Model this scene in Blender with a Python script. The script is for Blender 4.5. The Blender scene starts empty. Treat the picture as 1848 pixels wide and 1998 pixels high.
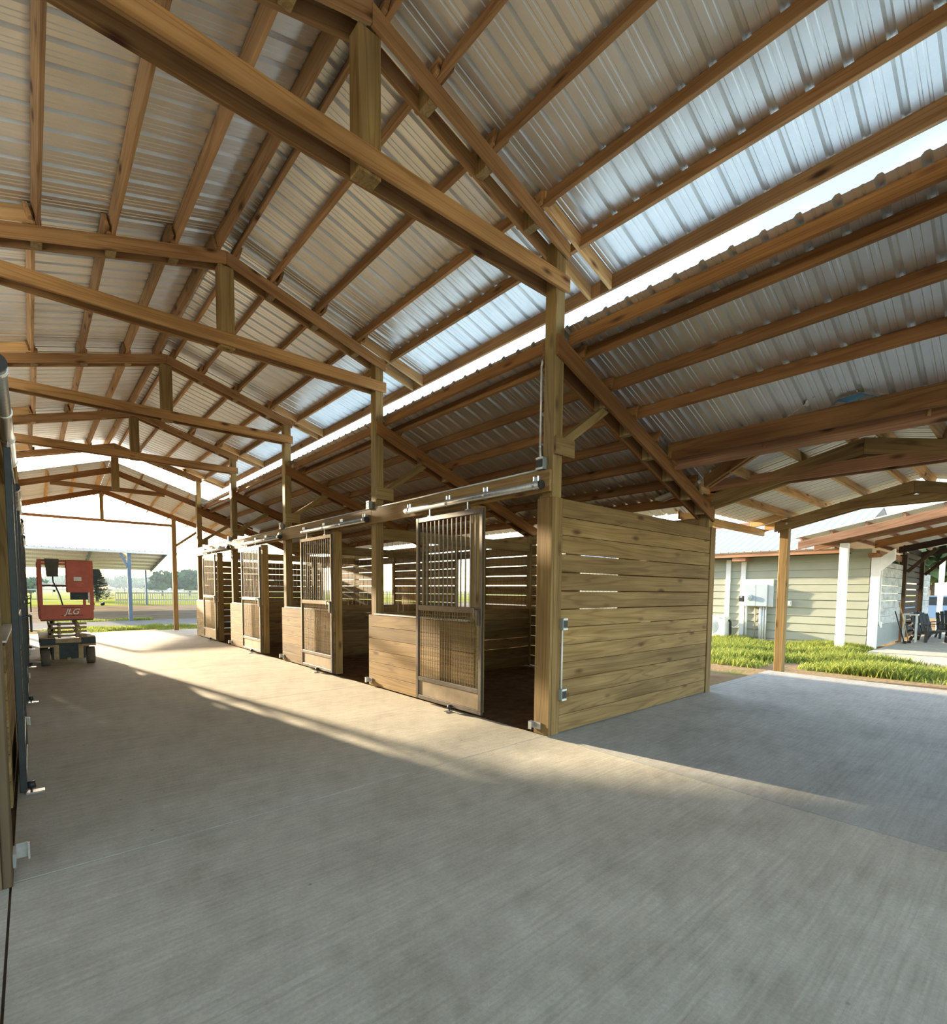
import bpy, math, random
from mathutils import Vector, Matrix
random.seed(7)
D = bpy.data
SC = bpy.context.scene
COL = SC.collection

# ------------------------------------------------------------------ camera
F_PX, CXP, CYP = 983.33, 914.78, 1216.38
YAW, PIT, ROL = 0.71512, -0.065106, 0.008287
cam_d = D.cameras.new('camera'); cam = D.objects.new('camera', cam_d); COL.objects.link(cam)
cam_d.sensor_fit = 'HORIZONTAL'; cam_d.sensor_width = 36.0
cam_d.lens = F_PX / 1848 * 36
cam_d.shift_x = (924 - CXP) / 1848
cam_d.shift_y = (CYP - 999) / 1848
cam_d.clip_end = 1500
fw = Vector((math.sin(YAW)*math.cos(PIT), math.cos(YAW)*math.cos(PIT), math.sin(PIT)))
rt = Vector((math.cos(YAW), -math.sin(YAW), 0)); up = rt.cross(fw)
r2 = math.cos(ROL)*rt + math.sin(ROL)*up; u2 = -math.sin(ROL)*rt + math.cos(ROL)*up
cam.matrix_world = Matrix(((r2.x,u2.x,-fw.x,0),(r2.y,u2.y,-fw.y,0),(r2.z,u2.z,-fw.z,1.5),(0,0,0,1)))
SC.camera = cam

# ------------------------------------------------------------------ sky, sun, exposure
SUN_AZ, SUN_EL = math.radians(10.0), math.radians(12.2)     # azimuth to the left of +Y
SC.view_settings.view_transform = 'Standard'; SC.view_settings.look = 'None'
SC.view_settings.gamma = 1; SC.view_settings.use_curve_mapping = False
SC.view_settings.exposure = 1.3
SKY_STRENGTH, SUN_ENERGY = 0.41, 7.8
world = D.worlds.new('sky'); SC.world = world; world.use_nodes = True
nt = world.node_tree; nt.nodes.clear()
wo = nt.nodes.new('ShaderNodeOutputWorld'); bg = nt.nodes.new('ShaderNodeBackground')
sky = nt.nodes.new('ShaderNodeTexSky'); sky.sky_type = 'NISHITA'; sky.sun_disc = False
sky.sun_elevation = SUN_EL; sky.sun_rotation = -SUN_AZ
sky.air_density = 1.0; sky.dust_density = 0.7; sky.ozone_density = 1.0
tc = nt.nodes.new('ShaderNodeTexCoord'); cn = nt.nodes.new('ShaderNodeTexNoise')
cn.inputs['Scale'].default_value = 3.2; cn.inputs['Detail'].default_value = 7; cn.inputs['Roughness'].default_value = 0.58
cmap = nt.nodes.new('ShaderNodeMapping'); cmap.inputs['Scale'].default_value = (1, 1, 2.2)
nt.links.new(tc.outputs['Generated'], cmap.inputs[0]); nt.links.new(cmap.outputs[0], cn.inputs['Vector'])
cr = nt.nodes.new('ShaderNodeValToRGB'); cr.color_ramp.elements[0].position = 0.48; cr.color_ramp.elements[1].position = 0.68
nt.links.new(cn.outputs['Fac'], cr.inputs[0])
cmul = nt.nodes.new('ShaderNodeMath'); cmul.operation = 'MULTIPLY'; cmul.inputs[1].default_value = 0.7
nt.links.new(cr.outputs[0], cmul.inputs[0])
cmix = nt.nodes.new('ShaderNodeMix'); cmix.data_type = 'RGBA'
cmix.inputs['B'].default_value = (1.5, 1.55, 1.6, 1)
nt.links.new(cmul.outputs[0], cmix.inputs['Factor']); nt.links.new(sky.outputs[0], cmix.inputs['A'])
nt.links.new(cmix.outputs['Result'], bg.inputs[0]); bg.inputs[1].default_value = SKY_STRENGTH
nt.links.new(bg.outputs[0], wo.inputs[0])
sl = D.lights.new('sun', 'SUN'); so = D.objects.new('sun', sl); COL.objects.link(so)
sl.energy = SUN_ENERGY; sl.angle = math.radians(0.9); sl.color = (1.0, 0.84, 0.60)
sdir = Vector((-math.sin(SUN_AZ)*math.cos(SUN_EL), math.cos(SUN_AZ)*math.cos(SUN_EL), math.sin(SUN_EL)))
so.rotation_euler = (-sdir).to_track_quat('-Z', 'Y').to_euler()
SC.cycles.diffuse_bounces = 6; SC.cycles.max_bounces = 10; SC.cycles.sample_clamp_indirect = 6.0

# ------------------------------------------------------------------ materials
def base_mat(name, rough=0.7, metal=0.0):
    m = D.materials.new(name); m.use_nodes = True
    b = m.node_tree.nodes['Principled BSDF']
    b.inputs['Roughness'].default_value = rough; b.inputs['Metallic'].default_value = metal
    return m, m.node_tree, b
def N(nt, t, **kw):
    n = nt.nodes.new(t)
    for k, v in kw.items(): setattr(n, k, v)
    return n
def ramp(nt, stops):
    r = N(nt, 'ShaderNodeValToRGB'); e = r.color_ramp.elements
    while len(e) < len(stops): e.new(0.5)
    for el, (p, c) in zip(e, stops):
        el.position = p; el.color = (*c, 1) if len(c) == 3 else c
    return r
def mixc(nt, fac, a, b, mode='MIX'):
    m = N(nt, 'ShaderNodeMix', data_type='RGBA', blend_type=mode)
    for key, v in (('Factor', fac), ('A', a), ('B', b)):
        if isinstance(v, bpy.types.NodeSocket): nt.links.new(v, m.inputs[key])
        elif isinstance(v, (int, float)): m.inputs[key].default_value = v
        else: m.inputs[key].default_value = (*v, 1)
    return m.outputs['Result']
def noise(nt, vec, scale, detail=3, rough=0.55):
    n = N(nt, 'ShaderNodeTexNoise'); n.inputs['Scale'].default_value = scale
    n.inputs['Detail'].default_value = detail; n.inputs['Roughness'].default_value = rough
    if vec is not None: nt.links.new(vec, n.inputs['Vector'])
    return n.outputs['Fac']
def coords(nt, scale=(1,1,1), rnd=True, kind='Object'):
    t = N(nt, 'ShaderNodeTexCoord'); m = N(nt, 'ShaderNodeMapping'); m.inputs['Scale'].default_value = scale
    src = t.outputs[kind]
    if rnd:
        oi = N(nt, 'ShaderNodeObjectInfo'); vm = N(nt, 'ShaderNodeVectorMath', operation='MULTIPLY_ADD')
        vm.inputs[1].default_value = (53.0, 31.0, 17.0)
        nt.links.new(oi.outputs['Random'], vm.inputs[0]); nt.links.new(src, vm.inputs[2]); src = vm.outputs[0]
    nt.links.new(src, m.inputs[0]); return m.outputs[0]
def bump(nt, b, h, strength=0.3, dist=0.01):
    bp = N(nt, 'ShaderNodeBump'); bp.inputs['Strength'].default_value = strength; bp.inputs['Distance'].default_value = dist
    nt.links.new(h, bp.inputs['Height']); nt.links.new(bp.outputs[0], b.inputs['Normal'])
def wood(name, light, dark, knot, rough=0.72, grain=1.0, vary=0.22):
    m, nt, b = base_mat(name, rough); b.inputs['Specular IOR Level'].default_value = 0.22
    v = coords(nt, (0.5, 9, 9)); g = noise(nt, v, 1.6, 4, 0.6)
    v2 = coords(nt, (1.0, 60, 60)); g2 = noise(nt, v2, 1.5, 2, 0.5)
    v4 = coords(nt, (0.8, 2.2, 2.2)); g4 = noise(nt, v4, 1.3, 2, 0.5)
    r = ramp(nt, [(0.30, dark), (0.55, tuple((x+y)/2 for x, y in zip(light, dark))), (0.72, light)])
    nt.links.new(g, r.inputs[0])
    c = mixc(nt, 0.3*grain, r.outputs[0], mixc(nt, g2, dark, light))
    vc = coords(nt, (0.20, 4.2, 4.2)); gc = noise(nt, vc, 1.0, 2.5, 0.45)      # contour rings
    mu = N(nt, 'ShaderNodeMath', operation='MULTIPLY'); mu.inputs[1].default_value = 95.0; nt.links.new(gc, mu.inputs[0])
    sn = N(nt, 'ShaderNodeMath', operation='SINE'); nt.links.new(mu.outputs[0], sn.inputs[0])
    rr = ramp(nt, [(0.45, (1.03, 1.03, 1.03)), (1.0, (0.66, 0.58, 0.50))]); nt.links.new(sn.outputs[0], rr.inputs[0])
    c = mixc(nt, 0.62*grain, c, rr.outputs[0], 'MULTIPLY')
    r4 = ramp(nt, [(0.35, (0.74, 0.72, 0.70)), (0.65, (1.12, 1.12, 1.12))]); nt.links.new(g4, r4.inputs[0])
    c = mixc(nt, 0.8, c, r4.outputs[0], 'MULTIPLY')
    v3 = coords(nt, (2.0, 5.5, 5.5))
    vo = N(nt, 'ShaderNodeTexVoronoi'); vo.inputs['Scale'].default_value = 1.0; nt.links.new(v3, vo.inputs['Vector'])
    kr = ramp(nt, [(0.07, (1, 1, 1)), (0.13, (0.55, 0.55, 0.55)), (0.22, (0, 0, 0))]); nt.links.new(vo.outputs['Distance'], kr.inputs[0])
    sp = N(nt, 'ShaderNodeSeparateColor'); nt.links.new(vo.outputs['Color'], sp.inputs[0])
    gt = N(nt, 'ShaderNodeMath', operation='GREATER_THAN'); gt.inputs[1].default_value = 0.35; nt.links.new(sp.outputs[0], gt.inputs[0])
    km = N(nt, 'ShaderNodeMath', operation='MULTIPLY'); nt.links.new(kr.outputs[0], km.inputs[0]); nt.links.new(gt.outputs[0], km.inputs[1])
    c = mixc(nt, km.outputs[0], c, knot)
    oi = N(nt, 'ShaderNodeObjectInfo'); mr = N(nt, 'ShaderNodeMapRange')
    mr.inputs['To Min'].default_value = 1 - vary; mr.inputs['To Max'].default_value = 1 + vary
    nt.links.new(oi.outputs['Random'], mr.inputs['Value'])
    c = mixc(nt, 1.0, c, mr.outputs[0], 'MULTIPLY')
    nt.links.new(c, b.inputs['Base Color'])
    bump(nt, b, g2, 0.25, 0.004)
    return m
def plain(name, col, rough=0.6, metal=0.0, var=0.15, scale=6.0, bumpy=0.0):
    m, nt, b = base_mat(name, rough, metal)
    n = noise(nt, coords(nt), scale, 4)
    r = ramp(nt, [(0.3, tuple(x*(1-var) for x in col)), (0.7, tuple(min(1, x*(1+var)) for x in col))])
    nt.links.new(n, r.inputs[0]); nt.links.new(r.outputs[0], b.inputs['Base Color'])
    if bumpy: bump(nt, b, n, bumpy, 0.01)
    return m
M = {}
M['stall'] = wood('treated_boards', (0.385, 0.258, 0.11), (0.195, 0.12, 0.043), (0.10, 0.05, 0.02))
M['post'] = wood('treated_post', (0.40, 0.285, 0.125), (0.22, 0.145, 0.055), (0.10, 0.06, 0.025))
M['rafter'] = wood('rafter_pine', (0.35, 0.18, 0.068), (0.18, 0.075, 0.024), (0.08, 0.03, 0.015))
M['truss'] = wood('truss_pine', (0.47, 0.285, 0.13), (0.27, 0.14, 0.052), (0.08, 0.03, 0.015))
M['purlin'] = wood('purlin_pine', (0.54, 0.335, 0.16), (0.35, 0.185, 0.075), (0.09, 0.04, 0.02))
M['fresh'] = wood('fresh_pine', (0.74, 0.50, 0.24), (0.54, 0.32, 0.13), (0.16, 0.07, 0.03))
M['oldbeam'] = wood('old_beam', (0.42, 0.24, 0.14), (0.26, 0.13, 0.07), (0.08, 0.04, 0.02))
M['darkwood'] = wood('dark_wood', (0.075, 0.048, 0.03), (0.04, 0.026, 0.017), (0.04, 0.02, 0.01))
def tin_mat(name, col, metal, rough):
    m, nt, b = base_mat(name, rough, metal)
    n = noise(nt, coords(nt, (1, 1, 1)), 2.5, 5, 0.6); n2 = noise(nt, coords(nt, (6, 6, 6)), 14, 2)
    r = ramp(nt, [(0.3, tuple(x*0.86 for x in col)), (0.7, col)]); nt.links.new(n, r.inputs[0])
    nt.links.new(mixc(nt, 0.12, r.outputs[0], n2, 'OVERLAY'), b.inputs['Base Color'])
    bump(nt, b, n, 0.05, 0.02)
    return m
M['tin'] = tin_mat('galvalume', (0.82, 0.82, 0.79), 0.9, 0.42)
M['tin_light'] = tin_mat('galvalume_light', (0.80, 0.79, 0.73), 0.25, 0.5)
M['tin_roof'] = tin_mat('weathered_roof_metal', (0.82, 0.81, 0.78), 0.4, 0.5)
M['galv'] = plain('galvanised_pipe', (0.55, 0.56, 0.56), 0.38, 0.85, 0.12, 30)
M['steel'] = plain('bronze_steel', (0.13, 0.112, 0.095), 0.45, 0.7, 0.15, 12)
M['wire'] = plain('mesh_wire', (0.26, 0.21, 0.14), 0.4, 0.8, 0.1, 12)
M['cap'] = plain('cap_metal', (0.55, 0.53, 0.48), 0.45, 0.7, 0.1, 12)
M['chrome'] = plain('bright_zinc', (0.85, 0.85, 0.82), 0.25, 0.9, 0.08, 20)
M['black'] = plain('black_plastic', (0.02, 0.02, 0.022), 0.5, 0, 0.2, 10)
M['boxgrey'] = plain('box_grey', (0.25, 0.28, 0.28), 0.5, 0.2, 0.1, 10)
M['white'] = plain('white_paint', (0.82, 0.82, 0.80), 0.6, 0, 0.07, 5)
M['conduit'] = plain('conduit_pvc', (0.72, 0.73, 0.70), 0.45, 0.1, 0.06, 9)
M['red'] = plain('faded_red_paint', (0.55, 0.12, 0.08), 0.5, 0, 0.15, 5)
M['cream'] = plain('dusty_cream_steel', (0.42, 0.33, 0.20), 0.7, 0.1, 0.25, 8)
M['rubber'] = plain('dusty_rubber', (0.16, 0.14, 0.12), 0.85, 0, 0.2, 10)
M['navy'] = plain('dark_machine_panel', (0.03, 0.045, 0.055), 0.55, 0.2, 0.3, 9)
M['grime'] = plain('grimy_canvas', (0.10, 0.095, 0.085), 0.8, 0, 0.3, 9)
M['bluepost'] = plain('blue_grey_steel', (0.13, 0.18, 0.24), 0.5, 0.3, 0.1, 5)
M['sage'] = plain('sage_siding', (0.345, 0.35, 0.265), 0.7, 0, 0.05, 3)
M['greybox'] = plain('meter_box_grey', (0.42, 0.48, 0.52), 0.5, 0.2, 0.04, 4)
M['glass'] = plain('meter_glass', (0.55, 0.68, 0.60), 0.12, 0, 0.05, 4)
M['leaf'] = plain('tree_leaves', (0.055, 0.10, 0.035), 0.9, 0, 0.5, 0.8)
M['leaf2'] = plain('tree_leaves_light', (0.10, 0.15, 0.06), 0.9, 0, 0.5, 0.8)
M['pine'] = plain('conifer_needles', (0.03, 0.06, 0.035), 0.9, 0, 0.4, 1.0)
M['bark'] = plain('bark', (0.10, 0.075, 0.05), 0.9, 0, 0.3, 6)
M['carblue'] = plain('car_paint_blue', (0.22, 0.36, 0.60), 0.2, 0.4, 0.03, 2)
M['carglass'] = plain('car_glass', (0.03, 0.04, 0.05), 0.1, 0, 0.05, 2)
M['plastic'] = plain('blue_film', (0.07, 0.17, 0.26), 0.15, 0, 0.3, 8)
M['fence'] = plain('fence_rail', (0.34, 0.32, 0.27), 0.8, 0, 0.15, 3)
M['houseroof'] = plain('house_roof', (0.46, 0.47, 0.48), 0.7, 0, 0.1, 2)
def concrete(name, c1, c2, streak=True):
    m, nt, b = base_mat(name, 0.85); b.inputs['Specular IOR Level'].default_value = 0.12
    v = coords(nt, (1, 1, 1), False); n1 = noise(nt, v, 0.55, 6, 0.62); n2 = noise(nt, v, 9, 4, 0.6)
    vs = coords(nt, (2.0, 42, 10), False); n3 = noise(nt, vs, 1.0, 3, 0.6)
    r = ramp(nt, [(0.3, c1), (0.68, c2)]); nt.links.new(n1, r.inputs[0])
    r2 = ramp(nt, [(0.25, (0.80, 0.79, 0.77)), (0.75, (1.12, 1.12, 1.12))]); nt.links.new(n2, r2.inputs[0])
    r3 = ramp(nt, [(0.3, (0.82, 0.80, 0.78)), (0.7, (1.1, 1.1, 1.1))]); nt.links.new(n3, r3.inputs[0])
    c = mixc(nt, 0.6, r.outputs[0], r2.outputs[0], 'MULTIPLY'); c = mixc(nt, 0.7, c, r3.outputs[0], 'MULTIPLY')
    n5 = noise(nt, v, 2.3, 8, 0.7); r5 = ramp(nt, [(0.36, (0.76, 0.74, 0.70)), (0.5, (1, 1, 1)), (0.66, (1.13, 1.13, 1.12))]); nt.links.new(n5, r5.inputs[0])
    c = mixc(nt, 0.5, c, r5.outputs[0], 'MULTIPLY')
    n6 = noise(nt, v, 60, 2, 0.6); r6 = ramp(nt, [(0.3, (0.82, 0.82, 0.82)), (0.7, (1.12, 1.12, 1.12))]); nt.links.new(n6, r6.inputs[0])
    c = mixc(nt, 0.6, c, r6.outputs[0], 'MULTIPLY')
    vo = N(nt, 'ShaderNodeTexVoronoi'); vo.inputs['Scale'].default_value = 2.6; nt.links.new(v, vo.inputs['Vector'])
    kr = ramp(nt, [(0.018, (0.45, 0.42, 0.38)), (0.04, (1, 1, 1))]); nt.links.new(vo.outputs['Distance'], kr.inputs[0])
    c = mixc(nt, 0.7, c, kr.outputs[0], 'MULTIPLY')
    nt.links.new(c, b.inputs['Base Color'])
    a = N(nt, 'ShaderNodeMath', operation='ADD'); nt.links.new(n3, a.inputs[0]); nt.links.new(n2, a.inputs[1])
    bump(nt, b, a.outputs[0], 0.28, 0.006)
    return m
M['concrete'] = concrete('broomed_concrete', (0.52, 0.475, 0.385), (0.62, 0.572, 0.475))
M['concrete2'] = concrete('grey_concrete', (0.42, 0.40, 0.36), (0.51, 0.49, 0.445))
def soil(name, cols, scale, bumpy=0.5):
    m, nt, b = base_mat(name, 1.0); v = coords(nt, (1, 1, 1), False); b.inputs['Specular IOR Level'].default_value = 0.0
    n1 = noise(nt, v, scale, 7, 0.65); k = len(cols)
    r = ramp(nt, [(0.3+0.4*i/(k-1), c) for i, c in enumerate(cols)]); nt.links.new(n1, r.inputs[0])
    nt.links.new(r.outputs[0], b.inputs['Base Color']); bump(nt, b, noise(nt, v, scale*8, 4), bumpy, 0.03)
    return m
M['dirt'] = soil('bare_dirt', [(0.20, 0.155, 0.105), (0.29, 0.23, 0.165), (0.34, 0.28, 0.21)], 0.6)
M['bedding'] = soil('stall_dirt', [(0.10, 0.06, 0.035), (0.16, 0.10, 0.055), (0.22, 0.14, 0.08)], 5)
M['gravel'] = soil('gravel_road', [(0.29, 0.255, 0.215), (0.36, 0.32, 0.275)], 3)
M['field'] = soil('pasture', [(0.19, 0.20, 0.04), (0.29, 0.28, 0.06), (0.35, 0.32, 0.10)], 0.10)
M['yard'] = soil('yard_soil', [(0.27, 0.165, 0.09), (0.35, 0.245, 0.14), (0.20, 0.20, 0.07)], 1.6)
def grass_mat(name, a, bcol):
    m, nt, b = base_mat(name, 0.8)
    r = ramp(nt, [(0.3, a), (0.7, bcol)]); nt.links.new(noise(nt, coords(nt, (1,1,1), False), 7, 3), r.inputs[0])
    nt.links.new(r.outputs[0], b.inputs['Base Color'])
    t = N(nt, 'ShaderNodeBsdfTranslucent'); nt.links.new(r.outputs[0], t.inputs[0])
    ms = N(nt, 'ShaderNodeMixShader'); ms.inputs[0].default_value = 0.4
    nt.links.new(b.outputs[0], ms.inputs[1]); nt.links.new(t.outputs[0], ms.inputs[2])
    nt.links.new(ms.outputs[0], nt.nodes['Material Output'].inputs[0])
    return m
M['grass'] = grass_mat('grass_blades', (0.20, 0.265, 0.045), (0.42, 0.44, 0.09))
def whitewash():
    m, nt, b = base_mat('whitewashed_board', 0.8)
    n = noise(nt, coords(nt, (1.4, 3, 3)), 2.2, 5, 0.65)
    r = ramp(nt, [(0.3, (0.28, 0.28, 0.27)), (0.5, (0.46, 0.47, 0.46)), (0.72, (0.60, 0.61, 0.60))])
    nt.links.new(n, r.inputs[0]); nt.links.new(r.outputs[0], b.inputs['Base Color']); return m
M['whitewash'] = whitewash()

# ------------------------------------------------------------------ building helpers
W = {}            # world matrices
def link(o, parent=None, mat=None, mtx=None):
    COL.objects.link(o); mtx = mtx if mtx is not None else Matrix.Identity(4)
    W[o.name] = mtx
    if parent is not None:
        o.parent = parent; o.matrix_basis = W[parent.name].inverted() @ mtx
    else: o.matrix_basis = mtx
    if mat and o.data and not o.data.materials: o.data.materials.append(M[mat])
    return o
def thing(name, loc, label=None, cat=None, group=None, kind=None):
    o = D.objects.new(name, None); o.empty_display_size = 0.1
    link(o, None, None, Matrix.Translation(Vector(loc))); return tag(o, label, cat, group, kind)
def tag(o, label=None, cat=None, group=None, kind=None):
    if label: o['label'] = label
    if cat: o['category'] = cat
    if group: o['group'] = group
    if kind: o['kind'] = kind
    return o
MC = {}
def box_mesh(L, w, h, c0=0.0, c1=0.0, ch=0.004, mat=None):
    key = (round(L, 3), round(w, 3), round(h, 3), round(c0, 3), round(c1, 3), round(ch, 3), mat)
    if key in MC: return MC[key]
    hx, hy, hz = L/2, w/2, h/2; ch = min(ch, hx*0.4, hy*0.4, hz*0.4); vs = []; 
    idx = {}
    for sx in (-1, 1):
        for sy in (-1, 1):
            for sz in (-1, 1):
                for ax in range(3):
                    p = [sx*hx, sy*hy, sz*hz]
                    for a in range(3):
                        if a != ax: p[a] -= (sx, sy, sz)[a]*ch
                    p[0] += (c1 if sx > 0 else c0)*p[2]
                    idx[(sx, sy, sz, ax)] = len(vs); vs.append(p)
    fs = []
    def q(*k): fs.append([idx[i] for i in k])
    for s in (-1, 1):
        q((s,-1,-1,0), (s,1,-1,0), (s,1,1,0), (s,-1,1,0)); q((-1,s,-1,1), (1,s,-1,1), (1,s,1,1), (-1,s,1,1)); q((-1,-1,s,2), (1,-1,s,2), (1,1,s,2), (-1,1,s,2))
        for t in (-1, 1):
            q((-1,s,t,1), (1,s,t,1), (1,s,t,2), (-1,s,t,2)); q((s,-1,t,0), (s,1,t,0), (s,1,t,2), (s,-1,t,2)); q((s,t,-1,0), (s,t,1,0), (s,t,1,1), (s,t,-1,1))
            for u in (-1, 1): q((s,t,u,0), (s,t,u,1), (s,t,u,2))
    me = D.meshes.new('board_mesh'); me.from_pydata(vs, [], fs)
    import bmesh
    bm = bmesh.new(); bm.from_mesh(me); bmesh.ops.recalc_face_normals(bm, faces=bm.faces); bm.to_mesh(me); bm.free()
    if mat: me.materials.append(M[mat])
    MC[key] = me; return me
Z = Vector((0, 0, 1))
def frame(p0, p1, upv=Z):
    p0, p1 = Vector(p0), Vector(p1); ex = (p1-p0).normalized(); u = Vector(upv)
    if abs(u.dot(ex)) > 0.98: u = Vector((0, 1, 0)) if abs(ex.y) < 0.9 else Vector((1, 0, 0))
    ez = (u - ex*u.dot(ex)).normalized(); ey = ez.cross(ex); c = (p0+p1)/2
    return Matrix(((ex.x,ey.x,ez.x,c.x),(ex.y,ey.y,ez.y,c.y),(ex.z,ey.z,ez.z,c.z),(0,0,0,1))), ex, ez, (p1-p0).length
def board(name, p0, p1, w, h, mat, parent=None, upv=Z, plumb=False, ch=0.004):
    """board from p0 to p1 (centre line), w sideways, h along upv; plumb = ends cut vertical"""
    mx, ex, ez, L = frame(p0, p1, upv); c = 0.0
    if plumb: c = ex.z/ez.z if abs(ez.z) > 1e-6 else 0.0
    o = D.objects.new(name, box_mesh(L, w, h, c, c, ch, mat)); return link(o, parent, None, mx)
def box(name, lo, hi, mat, parent=None, ch=0.004):
    """axis box lo..hi; grain along the longest side"""
    lo, hi = Vector(lo), Vector(hi); c = (lo+hi)/2; s = hi-lo; a = max(range(3), key=lambda i: s[i])
    d = Vector((0, 0, 0)); d[a] = s[a]/2
    if a == 2: return board(name, c-d, c+d, s[0], s[1], mat, parent, Vector((0, 1, 0)), ch=ch)
    return board(name, c-d, c+d, s[1] if a == 0 else s[0], s[2], mat, parent, ch=ch)
def raw(name, vs, fs, mat, parent=None, mtx=None, smooth=False):
    me = D.meshes.new(name); me.from_pydata([tuple(v) for v in vs], [], fs); me.validate()
    if smooth: me.polygons.foreach_set('use_smooth', [True]*len(me.polygons))
    me.materials.append(M[mat]); o = D.objects.new(name, me); return link(o, parent, None, mtx)
class MB:
    """collects simple shapes of one part"""
    def __init__(s): s.v = []; s.f = []
    def box(s, lo, hi):
        n = len(s.v); x0, y0, z0 = lo; x1, y1, z1 = hi
        s.v += [(x0,y0,z0),(x1,y0,z0),(x1,y1,z0),(x0,y1,z0),(x0,y0,z1),(x1,y0,z1),(x1,y1,z1),(x0,y1,z1)]
        s.f += [[n+i for i in f] for f in ((0,3,2,1),(4,5,6,7),(0,1,5,4),(1,2,6,5),(2,3,7,6),(3,0,4,7))]
        return s
    def bar(s, p0, p1, r, k=6, r1=None):
        mx, ex, ez, L = frame(p0, p1); n = len(s.v); r1 = r if r1 is None else r1
        for e, rr in ((-L/2, r), (L/2, r1)):
            for i in range(k):
                a = 2*math.pi*i/k + math.pi/k
                s.v.append(tuple(mx @ Vector((e, rr*math.cos(a), rr*math.sin(a)))))
        s.f += [[n+i, n+(i+1) % k, n+k+(i+1) % k, n+k+i] for i in range(k)]
        s.f += [[n+i for i in reversed(range(k))], [n+k+i for i in range(k)]]
        return s
    def tube(s, pts, r, k=8):
        for a, b in zip(pts, pts[1:]): s.bar(a, b, r, k)
        return s
    def prism(s, poly, axis, a, b):
        """poly: list of 2-d points in the two other axes (cyclic order), extruded a..b on axis"""
        n = len(s.v); k = len(poly)
        for t in (a, b):
            for (u, v) in poly:
                p = [0, 0, 0]; o = [i for i in range(3) if i != axis]; p[axis] = t; p[o[0]] = u; p[o[1]] = v; s.v.append(tuple(p))
        s.f += [[n+i, n+(i+1) % k, n+k+(i+1) % k, n+k+i] for i in range(k)] + [[n+i for i in reversed(range(k))], [n+k+i for i in range(k)]]
        return s
    def build(s, name, mat, parent=None, smooth=False, origin=None):
        o0 = Vector(origin) if origin is not None else sum((Vector(v) for v in s.v), Vector())/len(s.v)
        o = raw(name, [Vector(v)-o0 for v in s.v], s.f, mat, parent, Matrix.Translation(o0), smooth)
        import bmesh
        bm = bmesh.new(); bm.from_mesh(o.data); bmesh.ops.recalc_face_normals(bm, faces=bm.faces); bm.to_mesh(o.data); bm.free()
        return o
PIT_R = 0.2286
def rib_profile(w):
    """ribbed metal sheet profile across its width: list of (offset, height)"""
    n = max(1, round(w/PIT_R)); p = w/n; out = []
    for i in range(n):
        o = i*p
        out += [(o, 0), (o+.010, .0), (o+.026, .027), (o+.050, .027), (o+.066, 0)]
        for m_ in (.115, .165): out += [(o+m_, 0), (o+m_+.006, .0045), (o+m_+.018, .0045), (o+m_+.024, 0)]
    out.append((w, 0)); return out
SM = {}
def sheet(parent, org, ew, es, w, L, mat, name='roof_panel', clip=None, key=None):
    """ribbed panel: org = top corner, ew across, es down the slope"""
    ew, es = Vector(ew).normalized(), Vector(es).normalized(); n = ew.cross(es).normalized()
    if n.z < 0: n = -n
    org = Vector(org); k = (round(w, 3), round(L, 3) if L else None, mat, tuple(round(x, 3) for x in es), tuple(round(x,3) for x in ew)) if clip is None else None
    if k and k in SM: me = SM[k]
    else:
        vs = []; fs = []
        for o, h in rib_profile(w):
            a, b = (0, L) if clip is None else clip(o)
            vs += [ew*o + es*a + n*h, ew*o + es*b + n*h]
        m_ = len(vs)//2; fs = [[2*i, 2*i+1, 2*i+3, 2*i+2] for i in range(m_-1)]
        me = D.meshes.new(name); me.from_pydata([tuple(v) for v in vs], [], fs); me.materials.append(M[mat])
        if k: SM[k] = me
    o = D.objects.new(name, me); return link(o, parent, None, Matrix.Translation(org))
def fillrow(y0, y1, target=0.914):
    n = max(1, round((y1-y0)/target)); return n, (y1-y0)/n

# ------------------------------------------------------------------ ground and floor
PY = [3.43, 6.90, 10.52, 14.17, 17.78]          # post lines along the aisle
YB = [-0.21, -3.85]                              # post lines behind the camera
ground = thing('ground', (0, 0, 0), kind='structure')
def patch(name, x0, y0, x1, y1, z, mat):
    return raw(name, [(x0,y0,z),(x1,y0,z),(x1,y1,z),(x0,y1,z)], [[0,1,2,3]], mat, ground)
patch('yard_soil', -60, -40, 60, 22.0, -0.07, 'yard')
patch('verge_soil', -60, 22.0, 60, 24.6, -0.068, 'yard')
patch('gravel_road', -80, 24.6, 80, 29.0, -0.066, 'gravel')
patch('arena_dirt', -90, 29.0, 90, 53.0, -0.07, 'dirt')
patch('pasture', -700, 53.0, 900, 1100, -0.07, 'field')
floor = thing('floor', (2, 8, 0), kind='structure')
def slab(x0, y0, x1, y1, mat='concrete'):
    g = 0.005
    return raw('concrete_slab', *(lambda m: (m.v, m.f))(MB().prism([(x0+g, y0+g), (x1-g, y0+g), (x1-g, y1-g), (x0+g, y1-g)], 2, -0.13, 0.0)), mat, floor)
ys = [-8.5, -4.2, 3.37, 6.98, 10.6, 14.24, 17.86, 20.8]
for a, b in zip(ys, ys[1:]):
    slab(-0.13, a, 3.985, b)
for a, b in ((-8.5, -4.2), (-4.2, 3.37)):
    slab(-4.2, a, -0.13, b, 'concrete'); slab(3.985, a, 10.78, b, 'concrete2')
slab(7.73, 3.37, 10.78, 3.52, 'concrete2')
slab(-4.2, 17.86, -0.13, 20.8); slab(3.985, 17.86, 8.2, 20.8)
raw('joint_filler', *(lambda m: (m.v, m.f))(MB().prism([(-4.2, -8.5), (10.7, -8.5), (10.7, 3.37), (8.2, 3.37), (8.2, 20.7), (-4.2, 20.7)], 2, -0.12, -0.024)), 'dirt', floor)
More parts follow.
